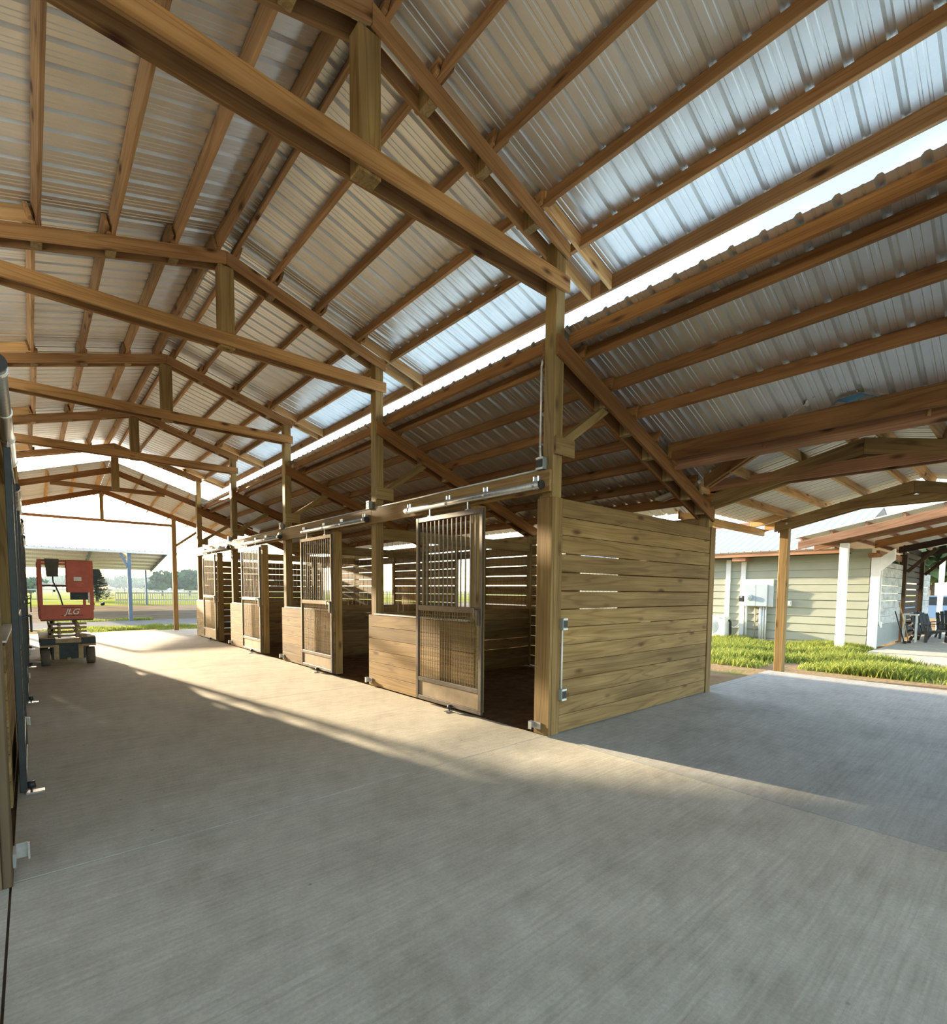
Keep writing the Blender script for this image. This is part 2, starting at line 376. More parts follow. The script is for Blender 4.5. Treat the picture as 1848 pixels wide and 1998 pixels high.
for nm, x0, x1 in (('right', 3.985, 7.73), ('left', -3.9, -0.13)):
    o = raw('floor_stalls_'+nm, [(x0,3.375,-0.02),(x1,3.375,-0.02),(x1,17.85,-0.02),(x0,17.85,-0.02)], [[0,1,2,3]], 'bedding'); tag(o, kind='structure')

# ------------------------------------------------------------------ main aisle roof
RX, S = 1.95, 0.29
nz = 1/math.sqrt(1+S*S)
def ztop(d): return 5.60 - S*d
ORD = ['first', 'second', 'third', 'fourth', 'fifth']
roof = thing('ceiling_aisle', (RX, 7, 5.0), kind='structure')
TY = YB[::-1] + PY
DP = [0.105, 0.56, 1.16, 1.78, 2.31]
def truss(y, label, tie=True):
    t = thing('roof_truss', (RX, y, 4.49), label, 'roof truss', 'trusses over the barn aisle')
    for sy in (-1, 1):
        yy = y + sy*0.089
        if tie: board('bottom_chord', (-0.30, yy, 4.565), (4.20, yy, 4.565), 0.038, 0.15, 'truss', t)
        for sx in (-1, 1):
            d1 = 2.24; zc = -0.073
            board('top_chord', (RX+sx*0.001, yy, ztop(0)+zc), (RX+sx*d1, yy, ztop(d1)+zc), 0.038, 0.14, 'truss', t, plumb=True)
    box('king_post', (RX-0.09, y-0.069, 4.47 if tie else 4.30), (RX+0.09, y+0.069, 5.44), 'post', t)
    for sx in (-1, 1):
        for d in DP[1:4]:
            x = RX+sx*d
            box('block', (x-0.045, y-0.069, ztop(d)-0.15), (x+0.045, y+0.069, ztop(d)+0.09), 'post', t)
            n = Vector((sx*S*nz, 0, nz)); c = Vector((x+sx*0.045, 0, ztop(d))) + n*0.06
            board('cleat', c+Vector((0, y-0.24, 0)), c+Vector((0, y+0.24, 0)), 0.036, 0.12, 'truss', t, n)
LT = ['roof truss over the aisle at the corner post, largest in the picture', 'second roof truss over the aisle counting from the camera',
      'third roof truss over the aisle counting from the camera', 'fourth roof truss over the aisle counting from the camera',
      'last roof truss of the high aisle roof, at the far end']
for y, lb in zip(PY, LT): truss(y, lb, y < 17)
for y, lb in zip(YB, ('roof truss just behind the camera', 'rearmost roof truss behind the camera')): truss(y, lb)
Y0R, Y1R = -4.15, 18.45
for i, (a, b) in enumerate(zip(TY, TY[1:])):
    for sx in (-1, 1):
        n = Vector((sx*S*nz, 0, nz))
        for j, d in enumerate(DP):
            off = (0.02 if i % 2 else -0.02)
            c = Vector((RX+sx*(d+off), 0, ztop(d+off))) + n*0.07
            h = 0.14
            y0 = a-0.14 if i else a-0.3; y1 = b+0.14 if i < len(TY)-2 else b+0.66
            if j == 4: y0, y1 = a+0.02 if i else y0, b-0.02 if i < len(TY)-2 else y1
            board('purlin', c+Vector((0, y0, 0)), c+Vector((0, y1, 0)), 0.038, h, 'purlin', roof, n)
        d = 2.92; x = RX+sx*d
        board('fascia_board', (x, (a if i else Y0R)+0.0, 4.835), (x, b if i < len(TY)-2 else Y1R, 4.835), 0.038, 0.15, 'purlin', roof)
for y in TY:
    for sx in (-1, 1):
        for sy in (-1, 1):
            yy = y+sy*0.135 if sy < 0 else y+0.13
            d0, d1 = (1.80, 2.90) if sy < 0 else (2.33, 2.90)
            board('lookout', (RX+sx*d0, yy, ztop(d0)+0.072), (RX+sx*d1, yy, ztop(d1)+0.072), 0.038, 0.14, 'fresh', roof, plumb=True)
        x = RX+sx*2.30; nn = Vector((sx*S*nz, 0, nz))
nsh, wsh = fillrow(Y0R, Y1R)
Ls = 2.97/nz
for i in range(nsh):
    for sx in (-1, 1):
        zt = ztop(0)+0.142/nz
        sheet(roof, (RX, Y0R+i*wsh, zt), (0, 1, 0), (sx*nz, 0, -S*nz), wsh, Ls, 'tin')
cap = MB()
for sx in (-1, 1):
    cap.prism([(RX, ztop(0)+0.185), (RX+sx*0.17, ztop(0.17)+0.180), (RX+sx*0.17, ztop(0.17)+0.177), (RX, ztop(0)+0.181)], 1, Y0R, Y1R)
cap.build('ridge_cap', 'tin', roof)

# ------------------------------------------------------------------ posts
def post(x, y, z0, z1, label, mat='post', s=0.07, extra=None):
    return tag(box('barn_post', (x-s, y-s, z0), (x+s, y+s, z1), mat, None, 0.006), label, 'post', 'square timber posts of the barn')
PXR, PXL, PXO = 4.10, -0.215, 7.655
LM = PXR+PXL                                   # mirror sum between the two rows
PL = ['square timber post at the near corner of the stalls, carrying the big truss', 'second tall post of the right stall row, beside the first sliding door',
      'third tall post along the right stall row', 'fourth tall post along the right stall row', 'last tall post of the right stall row, at the far end']
for y, lb in zip(PY, PL):
    post(PXR, y, 0, ztop(2.15)-0.02, lb)
    post(PXL, y, 0, ztop(2.165)-0.02, lb.replace('right stall', 'left stall').replace('near corner of the stalls, carrying', 'near corner of the left stall row, under'))
for j, y in enumerate(YB):
    post(PXR, y, 0, ztop(2.15)-0.02, 'tall post behind the camera on the right, row %s' % ('nearest' if j == 0 else 'farthest'))
    post(PXL, y, 0, ztop(2.165)-0.02, 'tall post behind the camera on the left, row %s' % ('nearest' if j == 0 else 'farthest'))
OL = ['short outer post at the end of the boarded side wall, under the rafters', 'second short outer post behind the right stalls', 'third short outer post behind the right stalls',
      'fourth short outer post behind the right stalls', 'last short outer post behind the right stalls']
def zl(x): return 4.05 - 0.358*(x-4.04)
for y, lb in zip(PY, OL):
    post(PXO, y, 0, zl(PXO), lb)
    post(LM-PXO, y, 0, zl(PXO), lb.replace('right stalls', 'left stalls').replace('boarded side wall', 'left boarded side wall'))
for y in YB:
    post(PXO, y, 0, zl(PXO), 'short outer post right of the camera, %s one of two out of view' % ('nearer' if y > -1 else 'farther'))

# ------------------------------------------------------------------ lean-to roofs both sides
SL = 0.358; nl = 1/math.sqrt(1+SL*SL)
LPX = [4.20, 4.42, 4.93, 5.45, 5.97, 6.49, 7.01, 7.53]
BRY, BS = 1.55, 0.24                              # cross breezeway ridge line and slope
def ztb(dy): return 3.36 - BS*dy
def valley_x(y):
    """x at which the lean-to metal meets the breezeway metal"""
    zt = ztb(abs(y-BRY)) + 0.15
    return 4.04 + (4.05+0.15 - zt)/0.358
def lean_to(sd, name):
    mir = (lambda x: x) if sd > 0 else (lambda x: LM - x)
    rf = thing(name, (mir(5.8), 7, 3.3), kind='structure')
    n = Vector((sd*SL*nl, 0, nl))
    for i, (a, b) in enumerate(zip(TY, TY[1:])):
        cross = sd > 0 and i == 1
        xs = LPX[:4] if cross else LPX
        for j, x in enumerate(xs):
            off = 0.02 if i % 2 else -0.02
            c = Vector((mir(x+off), 0, zl(x+off))) + n*0.07
            y0, y1 = a-0.14, b+0.14
            if j == 0: y0, y1 = a+0.075, b-0.075
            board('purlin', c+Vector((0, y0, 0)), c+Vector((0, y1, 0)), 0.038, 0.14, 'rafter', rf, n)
    if sd > 0:
        a, b = -0.10, 3.33
        board('header_beam', (6.28, a, 3.302), (6.28, b, 3.302), 0.04, 0.205, 'rafter', rf)
        board('header_beam', (6.45, a, 3.18), (6.45, b, 3.18), 0.04, 0.165, 'oldbeam', rf)
        for y in (3.30, -0.08):
            board('hanger_block', (6.26, y, 3.30), (6.47, y, 3.22), 0.04, 0.17, 'rafter', rf)
        for sy in (-1, 1):
            p = [Vector((valley_x(BRY+sy*dy), BRY+sy*dy, ztb(dy)+0.055)) for dy in (0.70, 1.66)]
            board('valley_board', p[0], p[1], 0.038, 0.15, 'purlin', rf)
            board('valley_board', p[0]+Vector((0.14, 0, 0.0)), p[1]+Vector((0.14, 0, 0.0)), 0.038, 0.12, 'purlin', rf)
    X0, X1 = 4.176, 8.02; es = Vector((sd*nl, 0, -SL*nl)); zt0 = zl(X0)+0.142/nl
    k, w_ = fillrow(Y0R, Y1R)
    for i in range(k):
        y = Y0R+i*w_; clip = None
        if sd > 0 and y+w_ > -0.33 and y < 3.43:
            def clip(o, y=y):
                yy = y+o; xe = max(valley_x(yy), 6.36) if abs(yy-BRY) < 1.9 else X1
                return 0, (min(xe+0.09, X1)-X0)/nl
        sheet(rf, (mir(X0), y, zt0), (0, 1, 0), es, w_, (X1-X0)/nl, 'tin', clip=clip)
    for i, y in enumerate(TY):
        near = y in PY
        lab = None
        if near:
            k = PY.index(y); lab = '%s pair of sloping lean-to rafters over the %s stalls, with knee brace' % (ORD[k], 'right' if sd > 0 else 'left')
        else: lab = 'pair of lean-to rafters behind the camera, %s side, %s' % ('right' if sd > 0 else 'left', 'near' if y > -1 else 'far')
        t = thing('lean_to_rafter', (mir(4.1), y, 3.0), lab, 'rafter', 'lean-to rafter pairs')
        for sy in (-1, 1):
            yy = y+sy*0.089
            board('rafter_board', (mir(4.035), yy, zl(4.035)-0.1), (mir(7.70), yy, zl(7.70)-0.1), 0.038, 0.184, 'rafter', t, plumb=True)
        for x in (4.93, 5.45, 5.97, 6.49, 7.01, 7.45):
            box('block', (mir(x)-0.045, y-0.069, zl(x)-0.19), (mir(x)+0.045, y+0.069, zl(x)-0.02), 'post', t)
        board('knee_brace', (mir(4.17), y, 2.99), (mir(5.08), y, 3.62), 0.09, 0.09, 'post', t)
        box('gusset_block', (min(mir(4.03), mir(4.33)), y-0.108, 2.88), (max(mir(4.03), mir(4.33)), y-0.071, 3.06), 'post', t)
lean_to(1, 'ceiling_right')
lean_to(-1, 'ceiling_left')

# ------------------------------------------------------------------ cross breezeway roof (ridge across the aisle)
bz = thing('ceiling_breezeway', (9.3, BRY, 2.9), kind='structure')
nb = 1/math.sqrt(1+BS*BS)
def b_truss(x, label, tie):
    t = thing('roof_truss', (x, BRY, 2.8), label, 'roof truss', 'trusses of the cross breezeway')
    for sx in (-1, 1):
        xx = x+sx*0.095
        for sy in (-1, 1):
            board('top_chord', (xx, BRY+sy*0.001, ztb(0)-0.1), (xx, BRY+sy*2.03, ztb(2.03)-0.1), 0.038, 0.184, 'post', t, plumb=True)
        if tie == 'long': board('tie_beam', (xx, -0.42, 3.045), (xx, 3.52, 3.045), 0.038, 0.15, 'oldbeam', t)
        else: board('tie_beam', (xx, BRY-1.0, 3.06), (xx, BRY+1.0, 3.06), 0.038, 0.13, 'post', t)
        mb = MB()
        for sy in (-1, 1):
            for dy in (1.82,):
                mb.bar((xx+sx*0.018, BRY+sy*dy, ztb(dy)-0.1), (xx+sx*0.026, BRY+sy*dy, ztb(dy)-0.1), 0.022, 8)
        mb.build('bolt_washer', 'galv', t)
b_truss(PXO, 'dark breezeway truss on the outer posts, over the right opening', 'long')
b_truss(11.05, 'free-standing breezeway truss on the post beside the grass', 'short')
DB = [0.14, 0.66, 1.26, 1.80]
for sy in (-1, 1):
    n = Vector((0, sy*BS*nb, nb))
    for d in DB:
        x0 = valley_x(BRY+sy*d)+0.1 if d > 0.2 else 6.3
        for xa, xb in ((x0, PXO+0.2), (PXO-0.1, 11.62)):
            c = Vector((0, BRY+sy*d, ztb(d))) + n*0.07
            if xb-xa > 0.2: board('purlin', c+Vector((xa, 0, 0)), c+Vector((xb, 0, 0)), 0.038, 0.14, 'fresh', bz, n)
    d = 2.45
    board('fascia_board', (7.95, BRY+sy*d, 2.75), (11.62, BRY+sy*d, 2.75), 0.038, 0.14, 'fresh', bz)
    for x in (8.05, 10.85, 11.60):
        board('lookout', (x, BRY+sy*1.82, ztb(1.82)+0.06), (x, BRY+sy*2.43, ztb(2.43)+0.06), 0.038, 0.13, 'fresh', bz, plumb=True)
    XA, XB = 6.05, 11.70; k, w_ = fillrow(XA, XB)
    for i in range(k):
        xx = XA+i*w_; clip = None
        if xx < 7.4:
            def clip(o, xx=xx):
                X = xx+o; dy = 2.5
                lo, hi = 0.0, 2.5
                if valley_x(BRY+1.9) > X:
                    for _ in range(30):
                        mid = (lo+hi)/2
                        if valley_x(BRY+mid) < X: lo = mid
                        else: hi = mid
                    dy = lo
                return 0, dy/nb
        sheet(bz, (xx, BRY, ztb(0)+0.142/nb), (1, 0, 0), (0, sy*nb, -BS*nb), w_, 2.5/nb, 'tin_light', clip=clip)
cap = MB()
for sy in (-1, 1): cap.prism([(BRY, ztb(0)+0.185), (BRY+sy*0.17, ztb(0.17)+0.18), (BRY+sy*0.17, ztb(0.17)+0.177), (BRY, ztb(0)+0.181)], 0, 6.1, 11.7)
cap.build('ridge_cap', 'tin_light', bz)
post(11.05, 3.42, -0.1, ztb(1.87)-0.0, 'free-standing timber post at the corner of the concrete by the grass', 'stall', 0.075)
post(11.05, -0.32, -0.1, ztb(1.87)-0.0, 'timber post of the breezeway outside the picture on the right', 'stall', 0.075)
film = MB(); random.seed(3)
pts = [(6.22, 1.60, 3.385), (6.16, 1.50, 3.415), (6.17, 1.40, 3.38), (6.15, 1.28, 3.41), (6.23, 1.16, 3.375), (6.12, 1.48, 3.425), (6.10, 1.30, 3.43)]
film.v = pts; film.f = [[0, 1, 5], [1, 2, 5], [2, 6, 5], [2, 3, 6], [3, 4, 6]]
tag(film.build('plastic_film', 'plastic'), 'scrap of blue plastic film caught above the deep header beam', 'plastic film')

# ------------------------------------------------------------------ stalls, both rows
random.seed(11)
M['shaded_steel'] = plain('shaded_bronze_steel', (0.042, 0.048, 0.05), 0.45, 0.5, 0.15, 12)  # left doors: shade put into a darker copy of the door steel
M['shaded_post'] = wood('shaded_dark_post', (0.17, 0.12, 0.07), (0.10, 0.07, 0.04), (0.05, 0.03, 0.02))  # left corner trim: lack of light put into the wood colour
M['kick'] = plain('kick_plate', (0.25, 0.19, 0.12), 0.55, 0.3, 0.2, 6)
def span(a, b): return (min(a, b), max(a, b))
def wire_grid(name, parent, y0, y1, z0, z1, py, pz, r, mat, x=None, axis='Y', bars_only=False):
    """grid of thin wires in the plane across axis, origin at its corner"""
    key = (name, round(y1-y0, 3), round(z1-z0, 3), py, pz, axis, mat)
    if key not in MC:
        m = MB(); L, H = y1-y0, z1-z0
        P = (lambda u, v, o=0: (o, u, v)) if axis == 'Y' else (lambda u, v, o=0: (u, o, v))
        n = max(2, round(L/py))
        for i in range(n+1): m.bar(P(L*i/n, 0), P(L*i/n, H), r, 4)
        if not bars_only:
            n = max(2, round(H/pz))
            for i in range(n+1): m.bar(P(0, H*i/n, r*1.6), P(L, H*i/n, r*1.6), r, 4)
        me = D.meshes.new(name); me.from_pydata(m.v, [], m.f); me.materials.append(M[mat]); MC[key] = me
    o = D.objects.new(name, MC[key])
    o = link(o, parent, None, Matrix.Translation(Vector((x, y0, z0)) if axis == 'Y' else Vector((y0, x, z0))))
    o['kind'] = 'stuff'; return o
JY = [4.56, 8.27, 11.91, 15.55]
SIDES = {
 1: dict(xf=lambda d: 3.985+d, door=[4.25, 8.06, 11.64, 15.27], track=[(3.43, 5.86), (6.94, 9.36), (10.50, 12.93), (14.12, 16.60)],
         guide=[4.80, 8.62, 12.2, 15.8], dd=(-0.105, -0.065), off=0.0, tr=-0.055, nm='right'),
 -1: dict(xf=lambda d: -0.12-d, door=[4.66, 8.42, 12.10, 15.62], track=[(3.38, 6.0), (7.4, 9.85), (11.1, 13.5), (14.6, 17.0)],
         guide=[4.80, 8.58, 12.40, 15.95], dd=(-0.052, -0.012), off=0.02, tr=-0.030, nm='left')}
BAYN = ['nearest', 'second', 'third', 'farthest']
def stall_door(sd, y0, label):
    q = SIDES[sd]; xf = q['xf']; xa, xb = span(xf(q['dd'][0]), xf(q['dd'][1])); y1 = y0+1.30; xm = (xa+xb)/2
    t = thing('stall_door', (xm, (y0+y1)/2, 0.055), label, 'sliding door', 'sliding stall doors on the %s' % q['nm'])
    stl = 'steel' if sd > 0 else 'shaded_steel'
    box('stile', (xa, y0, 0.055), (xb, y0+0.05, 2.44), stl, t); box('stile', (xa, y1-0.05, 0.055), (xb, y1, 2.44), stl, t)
    rl = {}
    for nm, z0, z1 in (('top_rail', 2.38, 2.44), ('middle_rail', 1.235, 1.305), ('lower_rail', 0.30, 0.355), ('bottom_rail', 0.055, 0.105)):
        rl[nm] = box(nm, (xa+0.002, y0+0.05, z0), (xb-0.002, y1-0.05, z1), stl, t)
    for i in range(13):
        y = y0+0.05 + 1.2*(i+1)/14
        key = ('bar', sd)
        if key not in MC:
            m = MB().bar((0, 0, -0.54), (0, 0, 0.54), 0.0095, 6); me = D.meshes.new('bar'); me.from_pydata(m.v, [], m.f); me.materials.append(M[stl]); MC[key] = me
        link(D.objects.new('bar', MC[key]), t, None, Matrix.Translation(Vector((xm, y, 1.8425))))
    wire_grid('wire_mesh', t, y0+0.05, y1-0.05, 0.355, 1.235, 0.05, 0.05, 0.0036, 'wire', xm)
    box('kick_plate', (xm-0.004, y0+0.05, 0.105), (xm+0.004, y1-0.05, 0.30), 'kick', t)
    xo = xf(q['dd'][0]-0.012); s = -1 if sd > 0 else 1
    lt = MB().box((min(xo, xo-s*0.012), y0+0.052, 1.10), (max(xo, xo-s*0.012), y0+0.09, 1.30)).bar((xo, y0+0.07, 1.28), (xo+s*0.05, y0+0.07, 1.30), 0.008).bar((xo+s*0.05, y0+0.07, 1.30), (xo+s*0.05, y0+0.07, 1.18), 0.008)
    lt.build('latch', stl, rl['middle_rail'])
    for yy in (y0+0.28, y1-0.28):
        MB().bar((xm, yy, 2.44), (xm, yy, 2.535), 0.008).box((xm-0.015, yy-0.03, 2.44), (xm+0.015, yy+0.03, 2.452)).build('hanger', 'galv', rl['top_rail'])
def door_track(sd, ya, yb, label):
    q = SIDES[sd]; x = q['xf'](q['tr']); z = 2.575
    t = thing('door_track', (x, (ya+yb)/2, z), label, 'door track', 'round door tracks on the %s' % q['nm'])
    MB().bar((x, ya, z), (x, yb, z), 0.041, 14).build('track_pipe', 'galv', t, True)
    L = yb-ya
    for f in (0.03, 0.34, 0.62, 0.97):
        y = ya+L*f; m = MB().bar((x, y-0.014, z), (x, y+0.014, z), 0.047, 14)
        x2 = q['xf'](0.0); a, b = span(x, x2)
        m.box((a, y-0.012, z+0.035), (b, y+0.012, z+0.085)); 
        bk = m.build('bracket', 'galv', t)
        for e_ in (-0.03, 0.03): MB().bar((x, y+e_, z+0.03), (x, y+e_, z+0.09), 0.009).build('bolt', 'chrome', bk)
    MB().bar((x, ya-0.012, z), (x, ya+0.006, z), 0.046, 14).build('end_cap', 'black', t)
def stalls(sd):
    q = SIDES[sd]; xf = q['xf']; nm = q['nm']; o_ = q['off']; PX = PXR if sd > 0 else PXL
    xback = 7.604 if sd > 0 else LM-7.604
    # near corner trim
    t = thing('post_trim', (xf(0.09), 3.42, 0), 'light boards cladding the near corner post of the %s stalls' % nm, 'post trim')
    a, b = span(xf(0), xf(0.038)); box('trim_board', (a, 3.322, 0.0), (b, 3.525, 2.45), 'stall' if sd > 0 else 'shaded_post', t)
    a, b = span(xf(0.040), xf(0.165)); box('trim_board', (a, 3.320, 0.0), (b, 3.358, 2.45), 'stall' if sd > 0 else 'shaded_post', t)
    a, b = span(xf(0.002), xf(0.036)); box('cap_block', (a, 3.36, 2.45), (b, 3.50, 2.475), 'stall' if sd > 0 else 'shaded_post', t)
    for k in range(4):
        ya, yb = PY[k], PY[k+1]; jy = JY[k]
        a, b = span(xf(0.004), xf(0.042))
        tag(box('header_beam', (a, ya-(0.0 if k else 0.06), 2.51), (b, yb+(0.07 if k == 3 else -0.003), 2.73), 'stall'), 'light header board above the %s %s stall front' % (BAYN[k], nm), 'header board', 'header boards of the %s row' % nm)
        a, b = span(xf(0.042+o_), xf(0.175))
        tag(box('door_jamb', (a, jy-0.065, 0), (b, jy+0.065, 2.51), 'post'), 'square jamb post beside the %s %s stall door' % (BAYN[k], nm), 'door jamb', 'door jambs of the %s row' % nm)
        t = thing('stall_front', (xf(0.02), (jy+yb)/2, 0), 'low boarded front of the %s %s stall with metal cap' % (BAYN[k], nm), 'stall front', 'low stall fronts of the %s row' % nm)
        for i in range(6):
            a, b = span(xf(0.002+o_), xf(0.038+o_)); z = 0.012+i*0.184
            box('plank', (a, jy-0.06, z), (b, yb+0.085, z+0.181), 'stall', t)
        a, b = span(xf(-0.004+o_), xf(0.10))
        box('cap_rail', (a, jy+0.07, 1.118), (b, yb-0.08, 1.136), 'cap', t)
        stall_door(sd, q['door'][k], 'brown steel sliding door with bars and mesh, %s on the %s row' % (BAYN[k], nm))
        ta, tb = q['track'][k]
        door_track(sd, ta, tb, 'round galvanised door track above the %s door of the %s row' % (BAYN[k], nm))
        gx = xf(q['dd'][0]-0.02); s = -1 if sd > 0 else 1; gy = q['guide'][k]
        g = thing('floor_guide', (gx, gy, 0), 'bright floor guide with black roller under the %s door of the %s row' % (BAYN[k], nm), 'door guide', 'floor guides of the %s row' % nm)
        MB().box((min(gx-s*0.03, gx+s*0.075), gy-0.032, 0.001), (max(gx-s*0.03, gx+s*0.075), gy+0.032, 0.012)).build('base_plate', 'chrome', g)
        MB().bar((gx, gy, 0.012), (gx, gy, 0.045), 0.008).build('stem', 'black', g)
        MB().bar((gx, gy, 0.04), (gx, gy, 0.085), 0.028, 10, 0.022).build('roller', 'black', g, True)
        # hook plate by the opening
        hy = (3.53 if k == 0 else ya+0.08); a, b = span(xf(-0.012), xf(0.0))
        h = MB().box((a, hy-0.11, 0.055), (b, hy+0.012, 0.125)); c = xf(-0.012); e = span(c, c+s*0.055)
        h.box((e[0], hy+0.012, 0.05), (e[1], hy+0.02, 0.13)); e2 = span(c+s*0.055, c+s*0.047); h.box((e2[0], hy-0.03, 0.05), (e2[1], hy+0.02, 0.13))
        tag(h.build('hook_plate', 'galv'), 'small galvanised guide hook at floor level by the %s %s stall opening' % (BAYN[k], nm), 'door hook', 'door hooks of the %s row' % nm)
        # back wall with window
        w = thing('wall_back_%s' % nm, (xback, (ya+yb)/2, 0), kind='structure')
        wa, wb = ya+1.35, ya+2.25; x0, x1 = xback-0.018, xback+0.018
        for i in range(12):
            z = 0.02+i*0.2; z1 = z+0.184-(0.004 if i % 3 else 0.0)
            if z1 > 1.14 and z < 2.10:
                box('plank', (x0, ya+0.075, z), (x1, wa, z1), 'stall', w); box('plank', (x0, wb, z), (x1, yb-0.075, z1), 'stall', w)
            else: box('plank', (x0, ya+0.075, z), (x1, yb-0.075, z1), 'stall', w)
        for yy in (wa, wb): box('window_stud', (x0-sd*0.056 if sd > 0 else x1, yy-0.045, 0.02), (x0 if sd > 0 else x1+0.056, yy+0.045, 2.42), 'post', w)
        box('top_board', (x0, ya-0.0, 2.425), (x1, yb, 2.61), 'post', w)
        wire_grid('window_grid', w, wa, wb, 1.13, 2.10, 0.075, 0.15, 0.003, 'steel', xback)
        # divider at the far side of the bay
        w = thing('wall_divider_%s' % nm, ((PX+xback)/2, yb, 0), kind='structure')
        a, b = span(PX+sd*0.075, xback-sd*0.02)
        if k < 3:
            for i in range(6): box('plank', (a, yb-0.019, 0.01+i*0.19), (b, yb+0.019, 0.01+i*0.19+0.184), 'stall', w)
            box('top_board', (a, yb-0.02, 2.28), (b, yb+0.02, 2.46), 'post', w)
            mx = PX+sd*2.2; box('mid_post', (mx-0.06, yb-0.06, 1.15), (mx+0.06, yb+0.06, 2.28), 'post', w)
            wire_grid('wire_grill', w, a, b, 1.15, 2.28, 0.10, 0.15, 0.0028, 'steel', yb, 'X')
        else:
            for i in range(12): box('plank', (a, yb-0.019, 0.01+i*0.2), (b, yb+0.019, 0.01+i*0.2+(0.184 if sd > 0 else 0.188)), 'stall', w)
            if sd < 0:  # unseen upper boards, added to block sun passing over the left end wall
                for i in range(6): box('plank', (a, yb-0.019, 2.41+i*0.19), (b, yb+0.019, 2.41+i*0.19+0.189), 'stall', w)
    # side wall facing the cross aisle
    w = thing('wall_side_%s' % nm, ((PX+xback)/2, 3.34, 0), kind='structure')
    a, b = span(xf(0.168), 7.572 if sd > 0 else LM-7.572); z = 0.012
    gaps = [0.003, 0.004, 0.004, 0.003, 0.004, 0.006, 0.010, 0.012, 0.012, 0.008, 0.005, 0.004, 0.003]
    for i in range(13):
        h = 0.1815; box('plank', (a, 3.323+0.002*(i % 2), z), (b, 3.359, z+h), 'stall', w); z += h+gaps[i]
    a, b = (7.590, 7.740) if sd > 0 else (LM-7.740, LM-7.590)
    tag(box('end_trim', (a, 3.315, 0.0), (b, 3.357, 2.46), 'stall'), 'upright trim board at the outer end of the %s boarded side wall' % nm, 'trim board')
stalls(1); stalls(-1)

# electrical boxes and conduit on the near corner
e = thing('electrical_conduit', (4.04, 3.52, 2.78), 'grey conduit running down the corner post and along the header', 'conduit')
xw = 4.022
MB().tube([(4.10, 3.53, 3.90), (4.06, 3.545, 3.87), (4.045, 3.55, 3.80), (4.045, 3.55, 2.98), (4.03, 3.53, 2.86)], 0.011).build('riser', 'conduit', e, True)
for a, b in zip(PY, PY[1:]):
    MB().tube([(xw, a+0.12, 2.752), (xw, b-0.06, 2.752)], 0.011).build('run', 'conduit', e, True)
def elec_box(p, d, label, mat='boxgrey'):
    x, y, z = p; t = thing('switch_box', p, label, 'switch box', 'small electrical boxes on the stalls')
    if d == 'X':
        box('body', (x-0.03, y-0.05, z-0.06), (x+0.03, y+0.05, z+0.06), mat, t); box('cover', (x-0.036, y-0.042, z-0.035), (x-0.03, y+0.042, z+0.035), 'black', t)
        for zz in (-0.052, 0.052): box('cover_edge', (x-0.037, y-0.045, z+zz-0.010), (x-0.03, y+0.045, z+zz+0.010), 'conduit', t)
    else:
        box('body', (x-0.04, y-0.045, z-0.06), (x+0.04, y, z+0.06), mat, t); box('cover', (x-0.03, y-0.05, z-0.035), (x+0.03, y-0.045, z+0.035), 'black', t)
        for zz in (-0.052, 0.052): box('cover_edge', (x-0.036, y-0.051, z+zz-0.009), (x+0.036, y-0.045, z+zz+0.009), 'conduit', t)
for k, y in enumerate(PY[:4]):
    elec_box((3.995, y+0.06, 2.80), 'X', 'small grey switch box on the header at the %s' % ('near corner post' if k == 0 else '%s tall post' % ORD[k]))
elec_box((4.175, 3.322, 1.16), 'Y', 'grey switch box beside the corner post, upper of two')
elec_box((4.175, 3.322, 0.42), 'Y', 'grey outlet box beside the corner post, lower of two')
tag(MB().bar((4.165, 3.31, 0.48), (4.165, 3.31, 1.10), 0.010, 8).build('conduit_pipe', 'conduit', None, True), 'short upright conduit linking the two boxes on the side wall', 'conduit')
MB_knob = MB().bar((4.01, 3.52, 2.98), (4.0, 3.52, 2.98), 0.012, 8).build('clamp', 'conduit', e)

# ------------------------------------------------------------------ porch roof at the far end
PRX = 1.86; PS = 0.325; npn = 1/math.sqrt(1+PS*PS)
def zp(d, y): return 4.97 - 0.24*(y-18.0)/2.5 - PS*d
pr = thing('ceiling_porch', (PRX, 19.3, 4), kind='structure')
for y, lb in ((18.0, 'low porch truss just beyond the end of the high roof'), (20.45, 'outermost porch truss with thin bottom chord at the far end')):
    t = thing('roof_truss', (PRX, y, 3.7), lb, 'roof truss', 'porch trusses at the far end')
    for sx in (-1, 1):
        board('top_chord', (PRX, y, zp(0, y)-0.09), (PRX+sx*3.95, y, zp(3.95, y)-0.09), 0.04, 0.16, 'rafter', t, plumb=True)
    if y < 19:
        board('collar_tie', (PRX-1.36, y+0.045, 4.36), (PRX+1.36, y+0.045, 4.36), 0.04, 0.13, 'rafter', t)
    else:
        board('bottom_chord', (-0.32, y+0.045, 3.70), (3.96, y+0.045, 3.70), 0.04, 0.09, 'oldbeam', t)
        box('king_post', (PRX-0.07, y-0.10, 3.68), (PRX+0.03, y-0.022, zp(0, y)-0.15), 'post', t)
for sx in (-1, 1):
    n = Vector((sx*PS*npn, 0, npn))
    for d in (0.12, 0.75, 1.38, 2.0, 2.62, 3.25, 3.85):
        board('purlin', Vector((PRX+sx*d, 17.90, zp(d, 17.90)))+n*0.07, Vector((PRX+sx*d, 21.45, zp(d, 21.45)))+n*0.07, 0.04, 0.13, 'fresh', pr, n)
    es = Vector((sx, 0, -PS)).normalized(); ew = Vector((0, 1, -0.096)).normalized()
    k, w_ = fillrow(0, 3.65)
    for i in range(k):
        y = 17.87+i*w_*ew.y; sheet(pr, (PRX, y, zp(0, y)+0.142/npn), ew, es, w_, 4.15/npn, 'tin_light')
